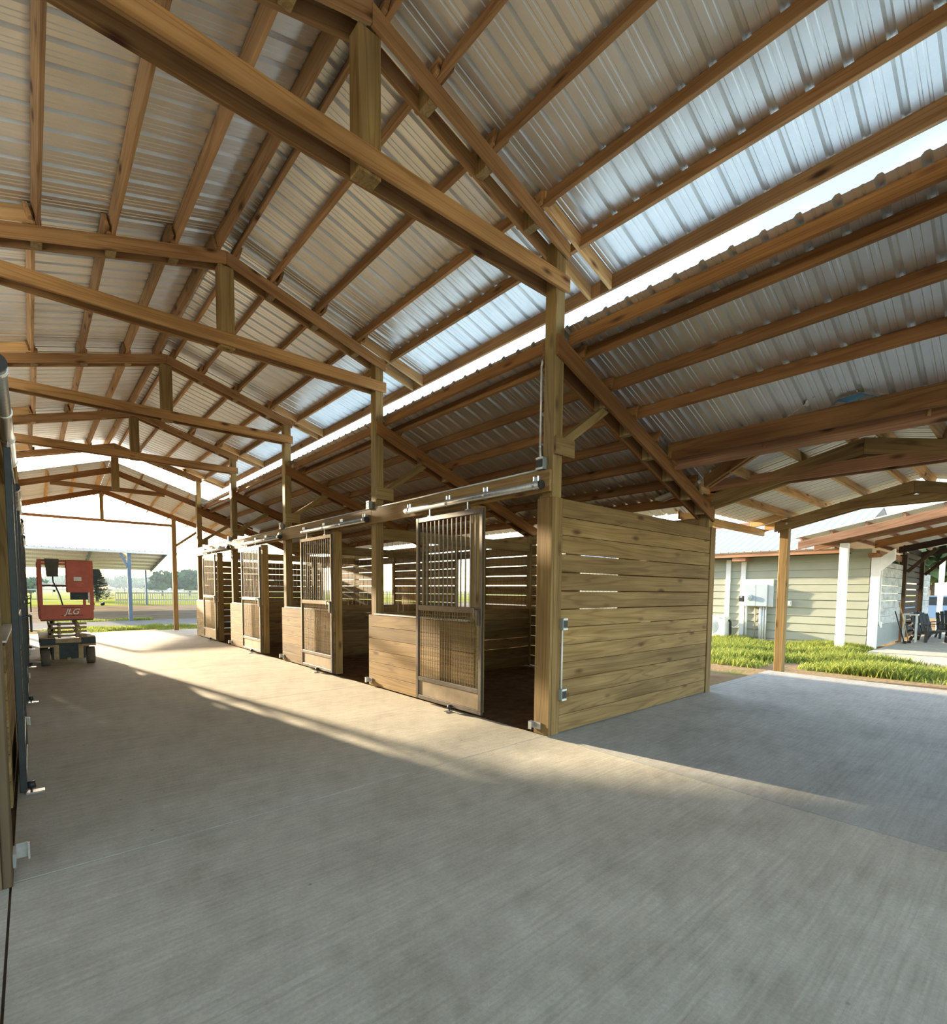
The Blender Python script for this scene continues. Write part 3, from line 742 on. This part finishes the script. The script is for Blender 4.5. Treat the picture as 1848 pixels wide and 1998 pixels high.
post(3.89, 20.44, -0.12, zp(2.02, 20.45)-0.06, 'lone porch post at the far end of the aisle', 'stall', 0.07)
post(-0.26, 20.44, -0.12, zp(2.02, 20.45)-0.06, 'left porch post at the far end, mostly hidden', 'stall', 0.07)
tag(board('knee_brace', (3.95, 20.44, 3.0), (4.75, 20.44, 3.62), 0.08, 0.08, 'post'), 'sloping knee brace on the lone porch post', 'knee brace')

# ------------------------------------------------------------------ scissor lift
LX0, LX1, LY0, LY1 = 0.10, 0.93, 12.32, 14.15; LXM = (LX0+LX1)/2
L = thing('scissor_lift', (LXM, (LY0+LY1)/2, 0), 'red scissor lift with folded cream arms parked in the aisle', 'scissor lift')
ch = box('chassis', (LX0+0.16, LY0+0.06, 0.12), (LX1-0.16, LY1-0.05, 0.46), 'navy', L)
box('tow_eye', (LXM-0.03, LY0+0.02, 0.10), (LXM+0.03, LY0+0.06, 0.15), 'cream', ch)
for a in (LX0+0.19, LX1-0.27): box('end_plate', (a, LY0+0.03, 0.12), (a+0.08, LY0+0.06, 0.40), 'cream', ch)
for xa in (LX0+0.005, LX1-0.135):
    for yc in (LY0+0.17, LY1-0.2):
        wh = MB().bar((xa, yc, 0.165), (xa+0.13, yc, 0.165), 0.165, 20).build('wheel', 'rubber', L, True)
        MB().bar((xa-0.006, yc, 0.165), (xa+0.136, yc, 0.165), 0.07, 10).build('hub', 'cream', wh)
for xa, xb in ((LX0-0.01, LX0+0.22), (LX1-0.22, LX1+0.01)):
    box('wheel_cover', (xa, LY0+0.0, 0.36), (xb, LY1, 0.40), 'cream', L); box('side_locker', (xa, LY0+0.02, 0.40), (xb, LY1-0.02, 0.52), 'navy', L)
    box('locker_lid', (xa-0.01, LY0+0.05, 0.52), (xb, LY1, 0.54), 'cream', L)
box('end_beam', (LX0+0.22, LY0+0.02, 0.43), (LX1-0.22, LY0+0.10, 0.51), 'cream', L)
for i in range(4):
    z0, z1 = 0.545+i*0.075, 0.60+i*0.075
    for s_, xo in ((1, 0), (-1, 0.03)):
        for xa in (LX0+0.15+xo+0.03*(i % 2), LX1-0.22-xo-0.03*(i % 2)):
            board('scissor_arm', (xa, LY0+0.15, z0 if s_ > 0 else z1), (xa, LY1-0.2, z1 if s_ > 0 else z0), 0.028, 0.055, 'cream', L)
    MB().bar((LX0+0.12, LY0+0.16, z0+0.02), (LX1-0.12, LY0+0.16, z0+0.02), 0.022, 8).build('cross_tube', 'cream', L, True)
    for xa in (LX0+0.26, LX1-0.30): MB().bar((xa, LY0+0.12, z0+0.015), (xa+0.05, LY0+0.12, z0+0.015), 0.036, 10).build('pivot_boss', 'cream', L, True)
box('platform_deck', (LX0+0.02, LY0, 0.86), (LX1-0.02, LY1, 0.90), 'grime', L)
tb = box('toe_board', (LX0+0.02, LY0-0.02, 0.885), (LX1-0.01, LY0, 1.165), 'red', L)
for xa in (LX0+0.0, LX1-0.03): box('side_board', (xa, LY0, 0.90), (xa+0.02, LY1, 1.06), 'red', L)
fc = D.curves.new('logo', 'FONT'); fc.body = 'JLG'; fc.size = 0.15; fc.extrude = 0.003; fc.shear = 0.35; fc.space_character = 0.95
fo = D.objects.new('logo_tmp', fc); COL.objects.link(fo); dg = bpy.context.evaluated_depsgraph_get()
lm = D.meshes.new_from_object(fo.evaluated_get(dg)); D.objects.remove(fo); lm.materials.clear(); lm.materials.append(M['cap'])
link(D.objects.new('lettering', lm), tb, None, Matrix.Translation((LXM-0.04, LY0-0.026, 0.985)) @ Matrix.Rotation(math.pi/2, 4, 'X'))
for z in (0.955, 1.105): box('logo_stripe', (LXM-0.09, LY0-0.024, z), (LXM+0.24, LY0-0.0205, z+0.012), 'grime', tb)
for xa in (LX0, LX1-0.06):
    for yc in (LY0+0.03, LY1-0.04):
        box('rail_post', (xa, yc-0.02, 1.06), (xa+0.05 if yc > 13 else xa+0.065, yc+0.02, 2.02), 'red', L)
    for z in (1.52, 2.0): box('guard_rail', (xa+0.01, LY0+0.03, z-0.02), (xa+0.04, LY1-0.04, z+0.02), 'red', L)
for yc, z in ((LY0+0.03, 1.995), (LY1-0.04, 2.0), (LY1-0.04, 1.53)): box('guard_rail', (LX0+0.03, yc-0.018, z-0.022), (LX1-0.03, yc+0.018, z+0.022), 'red', L)
box('mid_rail', (LX0+0.06, LY0+0.015, 1.51), (LX0+0.42, LY0+0.035, 1.535), 'navy', L)
gp = box('gate_panel', (LX0+0.41, LY0-0.03, 1.40), (LX1-0.05, LY0+0.06, 2.02), 'red', L, 0.03)
box('panel_lip', (LX0+0.43, LY0-0.045, 1.40), (LX1-0.07, LY0-0.03, 1.50), 'red', gp); box('decal', (LX0+0.53, LY0-0.034, 1.62), (LX0+0.65, LY0-0.0305, 1.70), 'conduit', gp)
box('battery_box', (LX0+0.47, LY0-0.01, 1.26), (LX1-0.09, LY0+0.08, 1.40), 'navy', L); box('manual_tube', (LX1-0.09, LY0, 1.20), (LX1-0.055, LY0+0.04, 1.50), 'conduit', L)
cb = MB().prism([(LX0+0.13, 1.70), (LX0+0.30, 1.70), (LX0+0.32, 2.03), (LX0+0.11, 2.03)], 1, LY0-0.06, LY0+0.10).build('control_box', 'grime', L)
MB().tube([(LX0+0.22, LY0, 1.70), (LX0+0.225, LY0, 1.60), (LX0+0.26, LY0, 1.50), (LX0+0.31, LY0, 1.36), (LX0+0.35, LY0, 1.165)], 0.012, 6).build('cable', 'black', cb)
MB().bar((LX0+0.235, LY0-0.01, 1.43), (LX0+0.235, LY0+0.02, 1.43), 0.022, 8).build('knob', 'black', L)

# ------------------------------------------------------------------ far shed, fences, field
sh = thing('open_shed', (3, 42, 0), 'large open-sided shed with pale metal roof across the gravel road', 'shed')
SX0, SX1, SY0, SYR, SY1 = -0.8, 8.6, 28.4, 41.9, 55.2; ZE, ZR = 3.24, 5.34
k, w_ = fillrow(SX0, SX1)
for i in range(k):
    for s_, ye in ((-1, SY0), (1, SY1)):
        v = Vector((0, ye-SYR, ZE-ZR)); sheet(sh, (SX0+i*w_, SYR, ZR), (1, 0, 0), v, w_, v.length, 'tin_roof')
for x in (3.54, 8.1, -0.75):
    for y in (28.5, 55.0):
        if x == 8.1 and y < 30: continue
        box('shed_post', (x-0.075, y-0.075, -0.07), (x+0.075, y+0.075, ZE-0.02), 'bluepost', sh)
for x in (3.54, 8.5):
    board('shed_rafter', (x, SY0, ZE-0.16), (x, SYR, ZR-0.16), 0.12, 0.26, 'bluepost', sh); board('shed_rafter', (x, SY1, ZE-0.16), (x, SYR, ZR-0.16), 0.12, 0.26, 'bluepost', sh)
board('gusset_brace', (3.2, 28.5, 3.12), (3.5, 28.5, 2.45), 0.1, 0.1, 'bluepost', sh)
for i in range(9):
    y = SYR+1.4+i*1.45; z = ZR-(y-SYR)*(ZR-ZE)/(SY1-SYR)-0.09; box('shed_purlin', (SX0, y-0.05, z-0.09), (SX1, y+0.05, z+0.06), 'galv', sh)
for y in (SY0, SY1): box('eave_trim', (SX0, y-0.04, ZE-0.12), (SX1, y+0.04, ZE-0.012), 'galv', sh)
def fence(y, x0, x1, n, zt, rails, label, mat='fence', r=0.05):
    t = thing('pasture_fence', ((x0+x1)/2, y, 0), label, 'fence', 'fences in the far pasture')
    for i in range(n):
        x = x0+(x1-x0)*i/(n-1); box('fence_post', (x-r, y-r, -0.08), (x+r, y+r, zt), mat, t)
    for z in rails: box('fence_rail', (x0, y-r*0.7, z-0.06), (x1, y+r*0.7, z+0.06), mat, t)
fence(90, -4, 28, 15, 1.25, (1.15,), 'nearer pale pasture fence with single top rail')
fence(128, -6, 40, 16, 1.35, (1.25,), 'farther pale pasture fence with single top rail')
fence(57.5, 6.0, 14.0, 44, 1.05, (0.35, 1.0), 'dense dark panel fence beside the shed', 'fence', 0.03)
for i, (x, y, s_) in enumerate(((4.0, 54.0, 0.22), (4.7, 54.2, 0.26))):
    m = MB(); 
    for j in range(7):
        a = j*math.pi/6; m.bar((x-0.5*s_, y, s_*0.2*math.sin(a)), (x+0.5*s_, y, s_*(0.2+0.5*math.sin(a))), s_*0.35, 7)
    tag(m.build('field_stone', 'navy'), 'dark stone lying at the pasture edge, %s of two' % ('left' if i == 0 else 'right'), 'stone')

def leaf_cloud(name, mat, parent, blobs, count, size, rnd):
    """crown of many small leaf faces spread over lobes; blobs = (centre, radii)"""
    vs, fs = [], []
    for _ in range(count):
        c, r = rnd.choice(blobs); u = Vector((rnd.gauss(0, 1), rnd.gauss(0, 1), rnd.gauss(0, 1))).normalized()
        rr = rnd.uniform(0.72, 1.05); p = Vector((c[0]+u.x*r[0]*rr, c[1]+u.y*r[1]*rr, c[2]+u.z*r[2]*rr))
        t1 = Vector((rnd.gauss(0, 1), rnd.gauss(0, 1), rnd.gauss(0, 1))).normalized(); t2 = t1.orthogonal().normalized(); s_ = size*rnd.uniform(0.6, 1.3)
        n0 = len(vs); vs += [p-t1*s_-t2*s_*0.5, p+t1*s_-t2*s_*0.5, p+t1*s_*0.4+t2*s_*0.9, p-t1*s_*0.5+t2*s_*0.8]; fs.append([n0, n0+1, n0+2, n0+3])
    o = raw(name, vs, fs, mat, parent); o['kind'] = 'stuff'; return o
rnd = random.Random(5)
def tree(x, y, h, wd, label, mat, n=900):
    t = thing('broadleaf_tree', (x, y, 0), label, 'tree', 'trees along the far edge of the pasture')
    MB().bar((x, y, -0.1), (x, y, h*0.45), h*0.035, 7, h*0.02).build('trunk', 'bark', t)
    bl = [((x+rnd.uniform(-.3, .3)*wd, y+rnd.uniform(-.3, .3)*wd, h*rnd.uniform(0.35, 0.78)), (wd*rnd.uniform(.22, .36),)*2+(h*rnd.uniform(.14, .22),)) for _ in range(9)]
    leaf_cloud('crown', mat, t, bl, n, h*0.075, rnd)
TR = []
for i in range(15):
    TR.append((-8+i*7.0+rnd.uniform(-2, 2), 250+rnd.uniform(-15, 15), rnd.uniform(5.6, 7.6), rnd.uniform(10, 13)))
names = ['far left end', 'left', 'second from the left', 'third from the left', 'fourth from the left', 'fifth from the left', 'sixth from the left', 'seventh from the left', 'eighth from the left', 'ninth from the left', 'tenth from the left', 'eleventh from the left', 'twelfth from the left', 'thirteenth from the left', 'right end']
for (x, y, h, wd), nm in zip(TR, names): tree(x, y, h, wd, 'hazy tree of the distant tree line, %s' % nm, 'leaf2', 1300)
tree(20.2, 118, 5.2, 6.0, 'tall rounded tree left of the two behind the lone porch post', 'leaf', 1500)
tree(25.6, 120, 5.7, 7.0, 'tall rounded tree right of the two behind the lone porch post', 'leaf', 1500)
tree(52, 6.0, 7.5, 9.0, 'green tree beyond the old breezeway at the right edge', 'leaf2', 900)
tree(0.0, 92, 3.0, 4.0, 'small bushy tree behind the scissor lift guard rail', 'leaf', 900)
t = thing('conifer_tree', (5.6, 70, 0), 'dark conifer standing to the right behind the scissor lift', 'tree')
MB().bar((5.6, 70, -0.1), (5.6, 70, 3.8), 0.16, 7, 0.03).build('trunk', 'bark', t)
vs, fs = [], []
for i in range(4500):
    f = rnd.random()**0.8; z = 0.3+f*3.5; R_ = (1-f)*1.9+0.05; a = rnd.uniform(0, 6.283); r_ = R_*math.sqrt(rnd.random())*1.0
    p = Vector((5.6+r_*math.cos(a), 70+r_*math.sin(a), z-0.12*r_)); q = Vector((math.cos(a), math.sin(a), 0.25))*0.35; s_ = Vector((-math.sin(a), math.cos(a), 0))*0.10
    n0 = len(vs); vs += [p-s_, p+s_, p+q]; fs.append([n0, n0+1, n0+2])
o = raw('needles', vs, fs, 'pine', t); o['kind'] = 'stuff'
h = thing('farmhouse', (38.8, 219, 0), 'small white farmhouse with grey gable roof among distant trees', 'house')
HX, HY = 38.8, 215.0
MB().box((HX-4.8, HY, 0), (HX+4.8, HY+8, 2.3)).build('walls', 'white', h)
MB().prism([(HX-5.4, 2.3), (HX+5.4, 2.3), (HX+1.2, 3.75), (HX-1.2, 3.75)], 1, HY-0.6, HY+8.6).build('roof', 'houseroof', h)
for x in (-3.6, -1.2, 1.2, 3.6): box('window', (HX+x-0.4, HY-0.05, 0.9), (HX+x+0.4, HY+0.0, 1.9), 'carglass', h)

# ------------------------------------------------------------------ sage building on the right
bl = thing('sage_building', (17.6, 7.5, 0), 'old building with sage green lap siding and pale metal roof', 'building')
BX = 17.52
zs = [0.02, 0.10, 0.36, 0.61, 0.84, 1.08, 1.32, 1.56, 1.78, 1.99, 2.21, 2.43, 2.66]
for z0, z1 in zip(zs, zs[1:]):
    board('siding_board', (BX, 3.3, (z0+z1)/2), (BX, 13.0, (z0+z1)/2), 0.02, z1-z0+0.03, 'sage', bl, Vector((0.12, 0, 1)))
box('wall_core', (BX+0.03, 3.3, 0), (BX+0.12, 13.0, 2.75), 'sage', bl)
for y, z0 in ((7.03, 0.0), (6.56, 0.0)): box('white_trim', (BX-0.06, y-0.07, z0), (BX-0.012, y+0.07, 2.58), 'white', bl)
box('fascia_board', (16.96, 3.75, 2.62), (17.0, 13.2, 2.74), 'oldbeam', bl)
box('soffit', (17.0, 3.75, 2.63), (17.65, 13.2, 2.65), 'darkwood', bl)
box('bracket', (17.02, 6.35, 2.50), (17.45, 6.75, 2.63), 'oldbeam', bl)
k, w_ = fillrow(3.7, 13.2, 0.914); v = Vector((-4.2, 0, -1.55))
for i in range(k): sheet(bl, (21.1, 3.7+i*w_, 2.77+1.55), (0, 1, 0), v, w_, v.length, 'tin_roof')
for i in range(k): sheet(bl, (21.1, 3.7+i*w_, 2.77+1.55), (0, 1, 0), Vector((4.2, 0, -1.55)), w_, v.length, 'tin_roof')
box('upper_fascia', (19.3, 5.2, 3.86), (19.34, 8.6, 3.98), 'oldbeam', bl)
mp = thing('meter_cabinet', (17.4, 6.1, 1.08), 'grey two-door electric meter cabinet on white backboard', 'meter cabinet')
box('backboard', (17.44, 5.66, 1.07), (17.505, 6.52, 1.93), 'white', mp)
for ya, yb in ((5.775, 6.10), (6.105, 6.44)): box('cabinet_door', (17.30, ya, 1.08), (17.44, yb, 1.76), 'greybox', mp, 0.008)
MB().bar((17.30, 6.31, 1.36), (17.23, 6.31, 1.36), 0.085, 18, 0.075).build('meter_dial', 'glass', mp, True)
MB().bar((17.305, 6.31, 1.36), (17.285, 6.31, 1.36), 0.1, 18).build('meter_ring', 'white', mp)
box('label_plate', (17.296, 6.15, 1.68), (17.30, 6.26, 1.71), 'white', mp)
for y, r_ in ((6.40, 0.028), (6.14, 0.018), (5.98, 0.045), (5.90, 0.03), (5.83, 0.022)):
    MB().bar((17.42, y, -0.05), (17.42, y, 1.08), r_, 8).build('riser_pipe', 'cream' if r_ < 0.02 else 'conduit', mp, True)
MB().tube([(17.43, 6.03, 1.07), (17.43, 6.0, 0.92), (17.43, 6.1, 0.86), (17.43, 6.35, 0.85)], 0.014, 6).build('cable_loop', 'conduit', mp)
bb = thing('disconnect_box', (17.42, 6.56, 1.32), 'small black disconnect box on the white trim beside the meter cabinet', 'electrical box')
box('body', (17.34, 6.49, 1.22), (17.455, 6.62, 1.40), 'black', bb); box('label_plate', (17.335, 6.52, 1.35), (17.34, 6.59, 1.38), 'white', bb)
ob = thing('outlet_box', (17.45, 5.21, 1.2), 'small white outlet box on the sage siding behind the free-standing post', 'outlet')
box('body', (17.42, 5.15, 1.11), (17.5, 5.27, 1.27), 'white', ob); box('cover', (17.40, 5.165, 1.15), (17.42, 5.255, 1.25), 'conduit', ob)
ac = thing('air_conditioner', (17.2, 7.05, 0), 'white outdoor air conditioner unit standing in the grass by the siding', 'air conditioner')
box('casing', (16.98, 6.86, 0.05), (17.28, 7.75, 0.75), 'white', ac, 0.02); box('side_vent', (17.0, 6.852, 0.1), (17.26, 6.86, 0.7), 'conduit', ac)
box('maker_badge', (16.976, 6.95, 0.66), (16.98, 7.08, 0.685), 'boxgrey', ac)
m = MB()
for i in range(7): m.tube([(16.976, 7.35+0.26*math.cos(a*math.pi/12)*(i+1)/7, 0.4+0.26*math.sin(a*math.pi/12)*(i+1)/7) for a in range(25)], 0.004, 4)
m.build('fan_grille', 'boxgrey', ac)
MB().tube([(17.2, 6.85, 0.62), (17.22, 6.80, 0.55), (17.25, 6.80, 0.2), (17.3, 6.82, 0.08)], 0.035, 8).build('pipe_lagging', 'black', ac)
MB().tube([(17.3, 6.83, 0.42), (17.35, 6.75, 0.36), (17.42, 6.65, 0.42), (17.44, 6.6, 0.52)], 0.018, 6).build('drain_hose', 'white', ac)

# ------------------------------------------------------------------ old breezeway and porch on the right
ob_ = thing('old_breezeway', (18, 1.5, 0), 'old brown-beamed breezeway roof on white posts beyond the grass', 'breezeway roof')
OBY, OS = 1.45, 0.205
def zo(d): return 3.46 - OS*d
for x, dm, mat, dz in ((15.32, 2.98, 'oldbeam', 0.0), (16.2, 2.85, 'oldbeam', -0.02), (17.55, 1.78, 'rafter', -0.14), (20.9, 1.78, 'darkwood', -0.1), (24.3, 1.78, 'darkwood', -0.1)):
    for sy in (-1, 1):
        board('rafter_beam', (x, OBY, zo(0)-0.1+dz), (x, OBY+sy*dm, zo(dm)-0.1+dz), 0.05, 0.2, mat, ob_, plumb=True)
for sy in (-1, 1):
    n = Vector((0, sy*OS, 1)).normalized()
    for d in (0.15, 0.85, 1.55, 2.25, 2.9):
        c = Vector((0, OBY+sy*d, zo(d)))+n*0.05; board('purlin', c+Vector((15.3, 0, 0)), c+Vector((25.5, 0, 0)), 0.05, 0.1, 'oldbeam', ob_, n)
    k, w_ = fillrow(15.26, 25.6); v = Vector((0, sy*3.05, -OS*3.05))
    for i in range(k): sheet(ob_, (15.26+i*w_, OBY, zo(0)+0.11), (1, 0, 0), v, w_, v.length, 'tin_light')
box('white_post', (16.11, 3.52, -0.1), (16.28, 3.70, zo(2.15)-0.2), 'white', ob_)
box('white_post', (17.50, 3.08, -0.1), (17.62, 3.28, 2.5), 'white', ob_)
MB().prism([(3.08, 2.5), (2.78, 2.72), (2.78, 2.42), (3.08, 2.12)], 0, 17.50, 17.62).build('post_gusset', 'white', ob_)
box('plate_beam', (17.2, 3.10, 2.50), (17.75, 3.30, 2.60), 'rafter', ob_); box('plate_beam', (17.7, 3.14, 2.52), (20.9, 3.22, 2.70), 'oldbeam', ob_)
for x in (21.0, 24.3): box('dark_post', (x-0.08, 3.02, -0.05), (x+0.08, 3.20, 2.75), 'darkwood', ob_)
for x in (20.9, 24.3): board('knee_brace', (x, 3.0, 2.2), (x, 2.35, 2.9), 0.08, 0.1, 'darkwood', ob_)
for x, y in ((26.9, 1.8), (28.6, 3.0)): box('porch_post', (x-0.08, y-0.08, -0.05), (x+0.08, y+0.08, 2.9), 'white' if y > 2 else 'post', ob_)
pw = thing('whitewashed_wall', (19.2, 3.12, 0), 'whitewashed weathered board wall under the old breezeway', 'board wall')
zz = [0.02, 0.64, 0.86, 1.10, 1.31, 1.53, 1.75, 1.99, 2.26, 2.42]
for i, (a, b) in enumerate(zip(zz, zz[1:])): box('plank', (17.64, 3.10, a), (20.85, 3.15, b-0.012), 'whitewash' if i else 'boxgrey', pw)
MB().tube([(17.72, 3.08, 2.3), (17.72, 3.08, 0.75), (17.85, 3.08, 0.62)], 0.02, 6).build('hose_pipe', 'white', pw)
box('outlet', (17.95, 3.07, 0.55), (18.1, 3.10, 0.72), 'white', pw)
sw = thing('slatted_wall', (22.7, 3.15, 0), 'dark slatted stall wall with bright gaps at the back of the old breezeway', 'slatted wall')
z = 0.05
while z < 2.9:
    box('slat', (21.1, 3.12, z), (24.2, 3.16, z+0.165), 'darkwood', sw); z += 0.203
w2 = thing('whitewashed_panel', (25.4, 3.1, 0), 'narrow whitewashed board panel behind the black chairs', 'board panel')
for i in range(9): box('plank', (24.42, 3.08, 0.05+i*0.245), (26.3, 3.12, 0.05+i*0.245+0.236), 'whitewash', w2)
o = raw('porch_slab', *(lambda m: (m.v, m.f))(MB().prism([(14.75, -3), (27, -3), (27, 3.02), (17.4, 3.02), (16.6, 3.05), (14.75, 2.85)], 2, -0.1, 0.0)), 'concrete', floor)
def adirondack(x, y, rz, label, sc=1.0):
    t = thing('lawn_chair', (x, y, 0), label, 'chair', 'black plastic lawn chairs'); Rm = Matrix.Translation((x, y, 0)) @ Matrix.Rotation(rz, 4, 'Z') @ Matrix.Scale(sc, 4)
    def P(name, m): 
        o = raw(name, m.v, m.f, 'black', t, Rm); return o
    for s_ in (-1, 1):
        P('leg', MB().prism([(0.24, 0), (0.30, 0), (0.36, 0.36), (0.27, 0.36)], 0, s_*0.30-0.03, s_*0.30+0.03))
        P('leg', MB().prism([(-0.46, 0), (-0.38, 0), (-0.15, 0.30), (-0.27, 0.30)], 0, s_*0.24-0.025, s_*0.24+0.025))
        P('armrest', MB().prism([(-0.36, 0.53), (0.36, 0.57), (0.36, 0.60), (-0.36, 0.56)], 0, s_*0.33-0.065, s_*0.33+0.065))
        P('arm_support', MB().prism([(0.25, 0.34), (0.33, 0.34), (0.33, 0.57), (0.25, 0.57)], 0, s_*0.30-0.02, s_*0.30+0.02))
    for i in range(6):
        a = 0.34-i*0.10; P('seat_slat', MB().box((-0.27, a-0.085, 0.36-0.028*i), (0.27, a, 0.385-0.028*i)))
    for i in range(5):
        u = -0.22+i*0.11; hgt = 0.95-abs(i-2)*0.035
        P('back_slat', MB().prism([(-0.20, 0.22), (-0.17, 0.22), (-0.42, hgt), (-0.45, hgt)], 0, u-0.048, u+0.048))
    for z, yy in ((0.45, -0.29), (0.78, -0.40)): P('back_rail', MB().box((-0.27, yy-0.03, z), (0.27, yy+0.0, z+0.05)))
adirondack(21.35, 2.45, math.radians(135), 'black plastic lawn chair facing the yard, front one with white scuff', 1.0)
adirondack(22.3, 2.95, math.radians(165), 'black plastic lawn chair half hidden behind the front chair, left', 1.0)
adirondack(23.6, 2.2, math.radians(110), 'black plastic lawn chair cut off at the right edge', 1.0)
def tool(xb, yb, xt, yt, zt, head, label, name, mat):
    t = thing(name, (xb, yb, 0), label, 'yard tool', 'long-handled tools leaning on the wall')
    MB().bar((xb, yb, 0.03), (xt, yt, zt), 0.016, 7).build('handle', mat, t, True)
    MB().prism([(xb-0.16, yb-0.08), (xb+0.16, yb-0.02), (xb+0.16, yb+0.06), (xb-0.16, yb+0.0)], 2, 0.0, 0.06).build(head, 'black', t)
tool(20.45, 2.80, 20.38, 3.07, 1.25, 'rake_head', 'wooden-handled rake leaning against the whitewashed wall end', 'garden_rake', 'fresh')
tool(20.15, 2.86, 19.85, 3.07, 0.98, 'shovel_head', 'dark-handled shovel leaning against the whitewashed wall', 'shovel', 'black')
wt = thing('side_table', (20.9, 2.75, 0), 'light framed folding table behind the front chair', 'table')
box('table_top', (20.75, 2.66, 0.84), (21.05, 3.04, 0.88), 'conduit', wt)
for x in (20.78, 21.02):
    for y in (2.70, 3.0): box('leg', (x-0.015, y-0.015, 0), (x+0.015, y+0.015, 0.84), 'conduit', wt)
car = thing('blue_car', (33, 3.2, 0), 'blue parked car glimpsed beyond the old breezeway', 'car')
CXo, CYo = 33.0, 3.4
MB().prism([(CYo-2.2, 0.35), (CYo+2.2, 0.35), (CYo+2.2, 0.85), (CYo+1.2, 0.95), (CYo+0.7, 1.45), (CYo-1.2, 1.45), (CYo-1.9, 0.95), (CYo-2.2, 0.9)], 0, CXo, CXo+1.7).build('body', 'carblue', car)
MB().prism([(CYo+1.05, 0.98), (CYo+0.62, 1.38), (CYo-1.1, 1.38), (CYo-1.7, 0.98)], 0, CXo-0.01, CXo).build('side_glass', 'carglass', car)
for y in (-1.35, 1.35): MB().bar((CXo-0.02, CYo+y, 0.32), (CXo+0.2, CYo+y, 0.32), 0.32, 16).build('wheel', 'rubber', car)

# ------------------------------------------------------------------ grass
def blades(name, label, areas, n, hmin, hmax, seed):
    rn = random.Random(seed); vs, fs = [], []; tot = sum(a[4] for a in areas)
    for x0, y0, x1, y1, wt_ in areas:
        for _ in range(int(n*wt_/tot)):
            x, y = rn.uniform(x0, x1), rn.uniform(y0, y1); f = math.sin(x*1.9)*math.sin(y*2.3+x)+0.35*math.sin(x*5.1+y*4.2)
            if f < rn.uniform(-1.1, 0.5): continue
            h = rn.uniform(hmin, hmax)*(0.75+0.35*f); a = rn.uniform(0, 6.283); lx, ly = math.cos(a), math.sin(a); b = rn.uniform(0.2, 0.9)*h; w_ = rn.uniform(0.008, 0.016)
            n0 = len(vs); vs += [(x-ly*w_, y+lx*w_, -0.07), (x+ly*w_, y-lx*w_, -0.07), (x+lx*b*0.4+ly*w_*0.7, y+ly*b*0.4-lx*w_*0.7, -0.07+h*0.65), (x+lx*b*0.4-ly*w_*0.7, y+ly*b*0.4+lx*w_*0.7, -0.07+h*0.65), (x+lx*b, y+ly*b, -0.07+h)]
            fs += [[n0, n0+1, n0+2, n0+3], [n0+3, n0+2, n0+4]]
    o = raw(name, vs, fs, 'grass'); tag(o, label, 'grass', kind='stuff'); return o
blades('grass', 'bright green grass growing along the sage building and yard', [(12.6, 3.2, 17.4, 9.0, 10), (11.9, 0.5, 14.6, 3.4, 3.2), (16.6, 3.1, 17.4, 4.5, 1.2), (11.3, 3.9, 12.8, 9, 1.0)], 60000, 0.07, 0.26, 2)
blades('grass', 'thin grass verge beyond the far end of the concrete', [(3.5, 21.2, 9, 23.5, 2.2), (1.2, 22.2, 4, 24.3, 1.2), (0.2, 21.5, 2, 22.5, .3), (0.5, 28.8, 4.5, 30.0, .8)], 16000, 0.05, 0.16, 4)

# ------------------------------------------------------------------ haze over the pasture
hm = D.materials.new('haze'); hm.use_nodes = True; hn = hm.node_tree; hn.nodes.clear()
ho = hn.nodes.new('ShaderNodeOutputMaterial'); hv = hn.nodes.new('ShaderNodeVolumeScatter'); hv.inputs['Density'].default_value = 0.0013
hv.inputs['Color'].default_value = (0.72, 0.88, 1.0, 1); hv.inputs['Anisotropy'].default_value = 0.2; hn.links.new(hv.outputs[0], ho.inputs['Volume']); M['haze'] = hm
hz = MB().box((-120, 62, -0.05), (330, 330, 11)).build('haze', 'haze'); tag(hz, 'thin pale haze lying over the far pasture and trees', 'haze', kind='stuff')
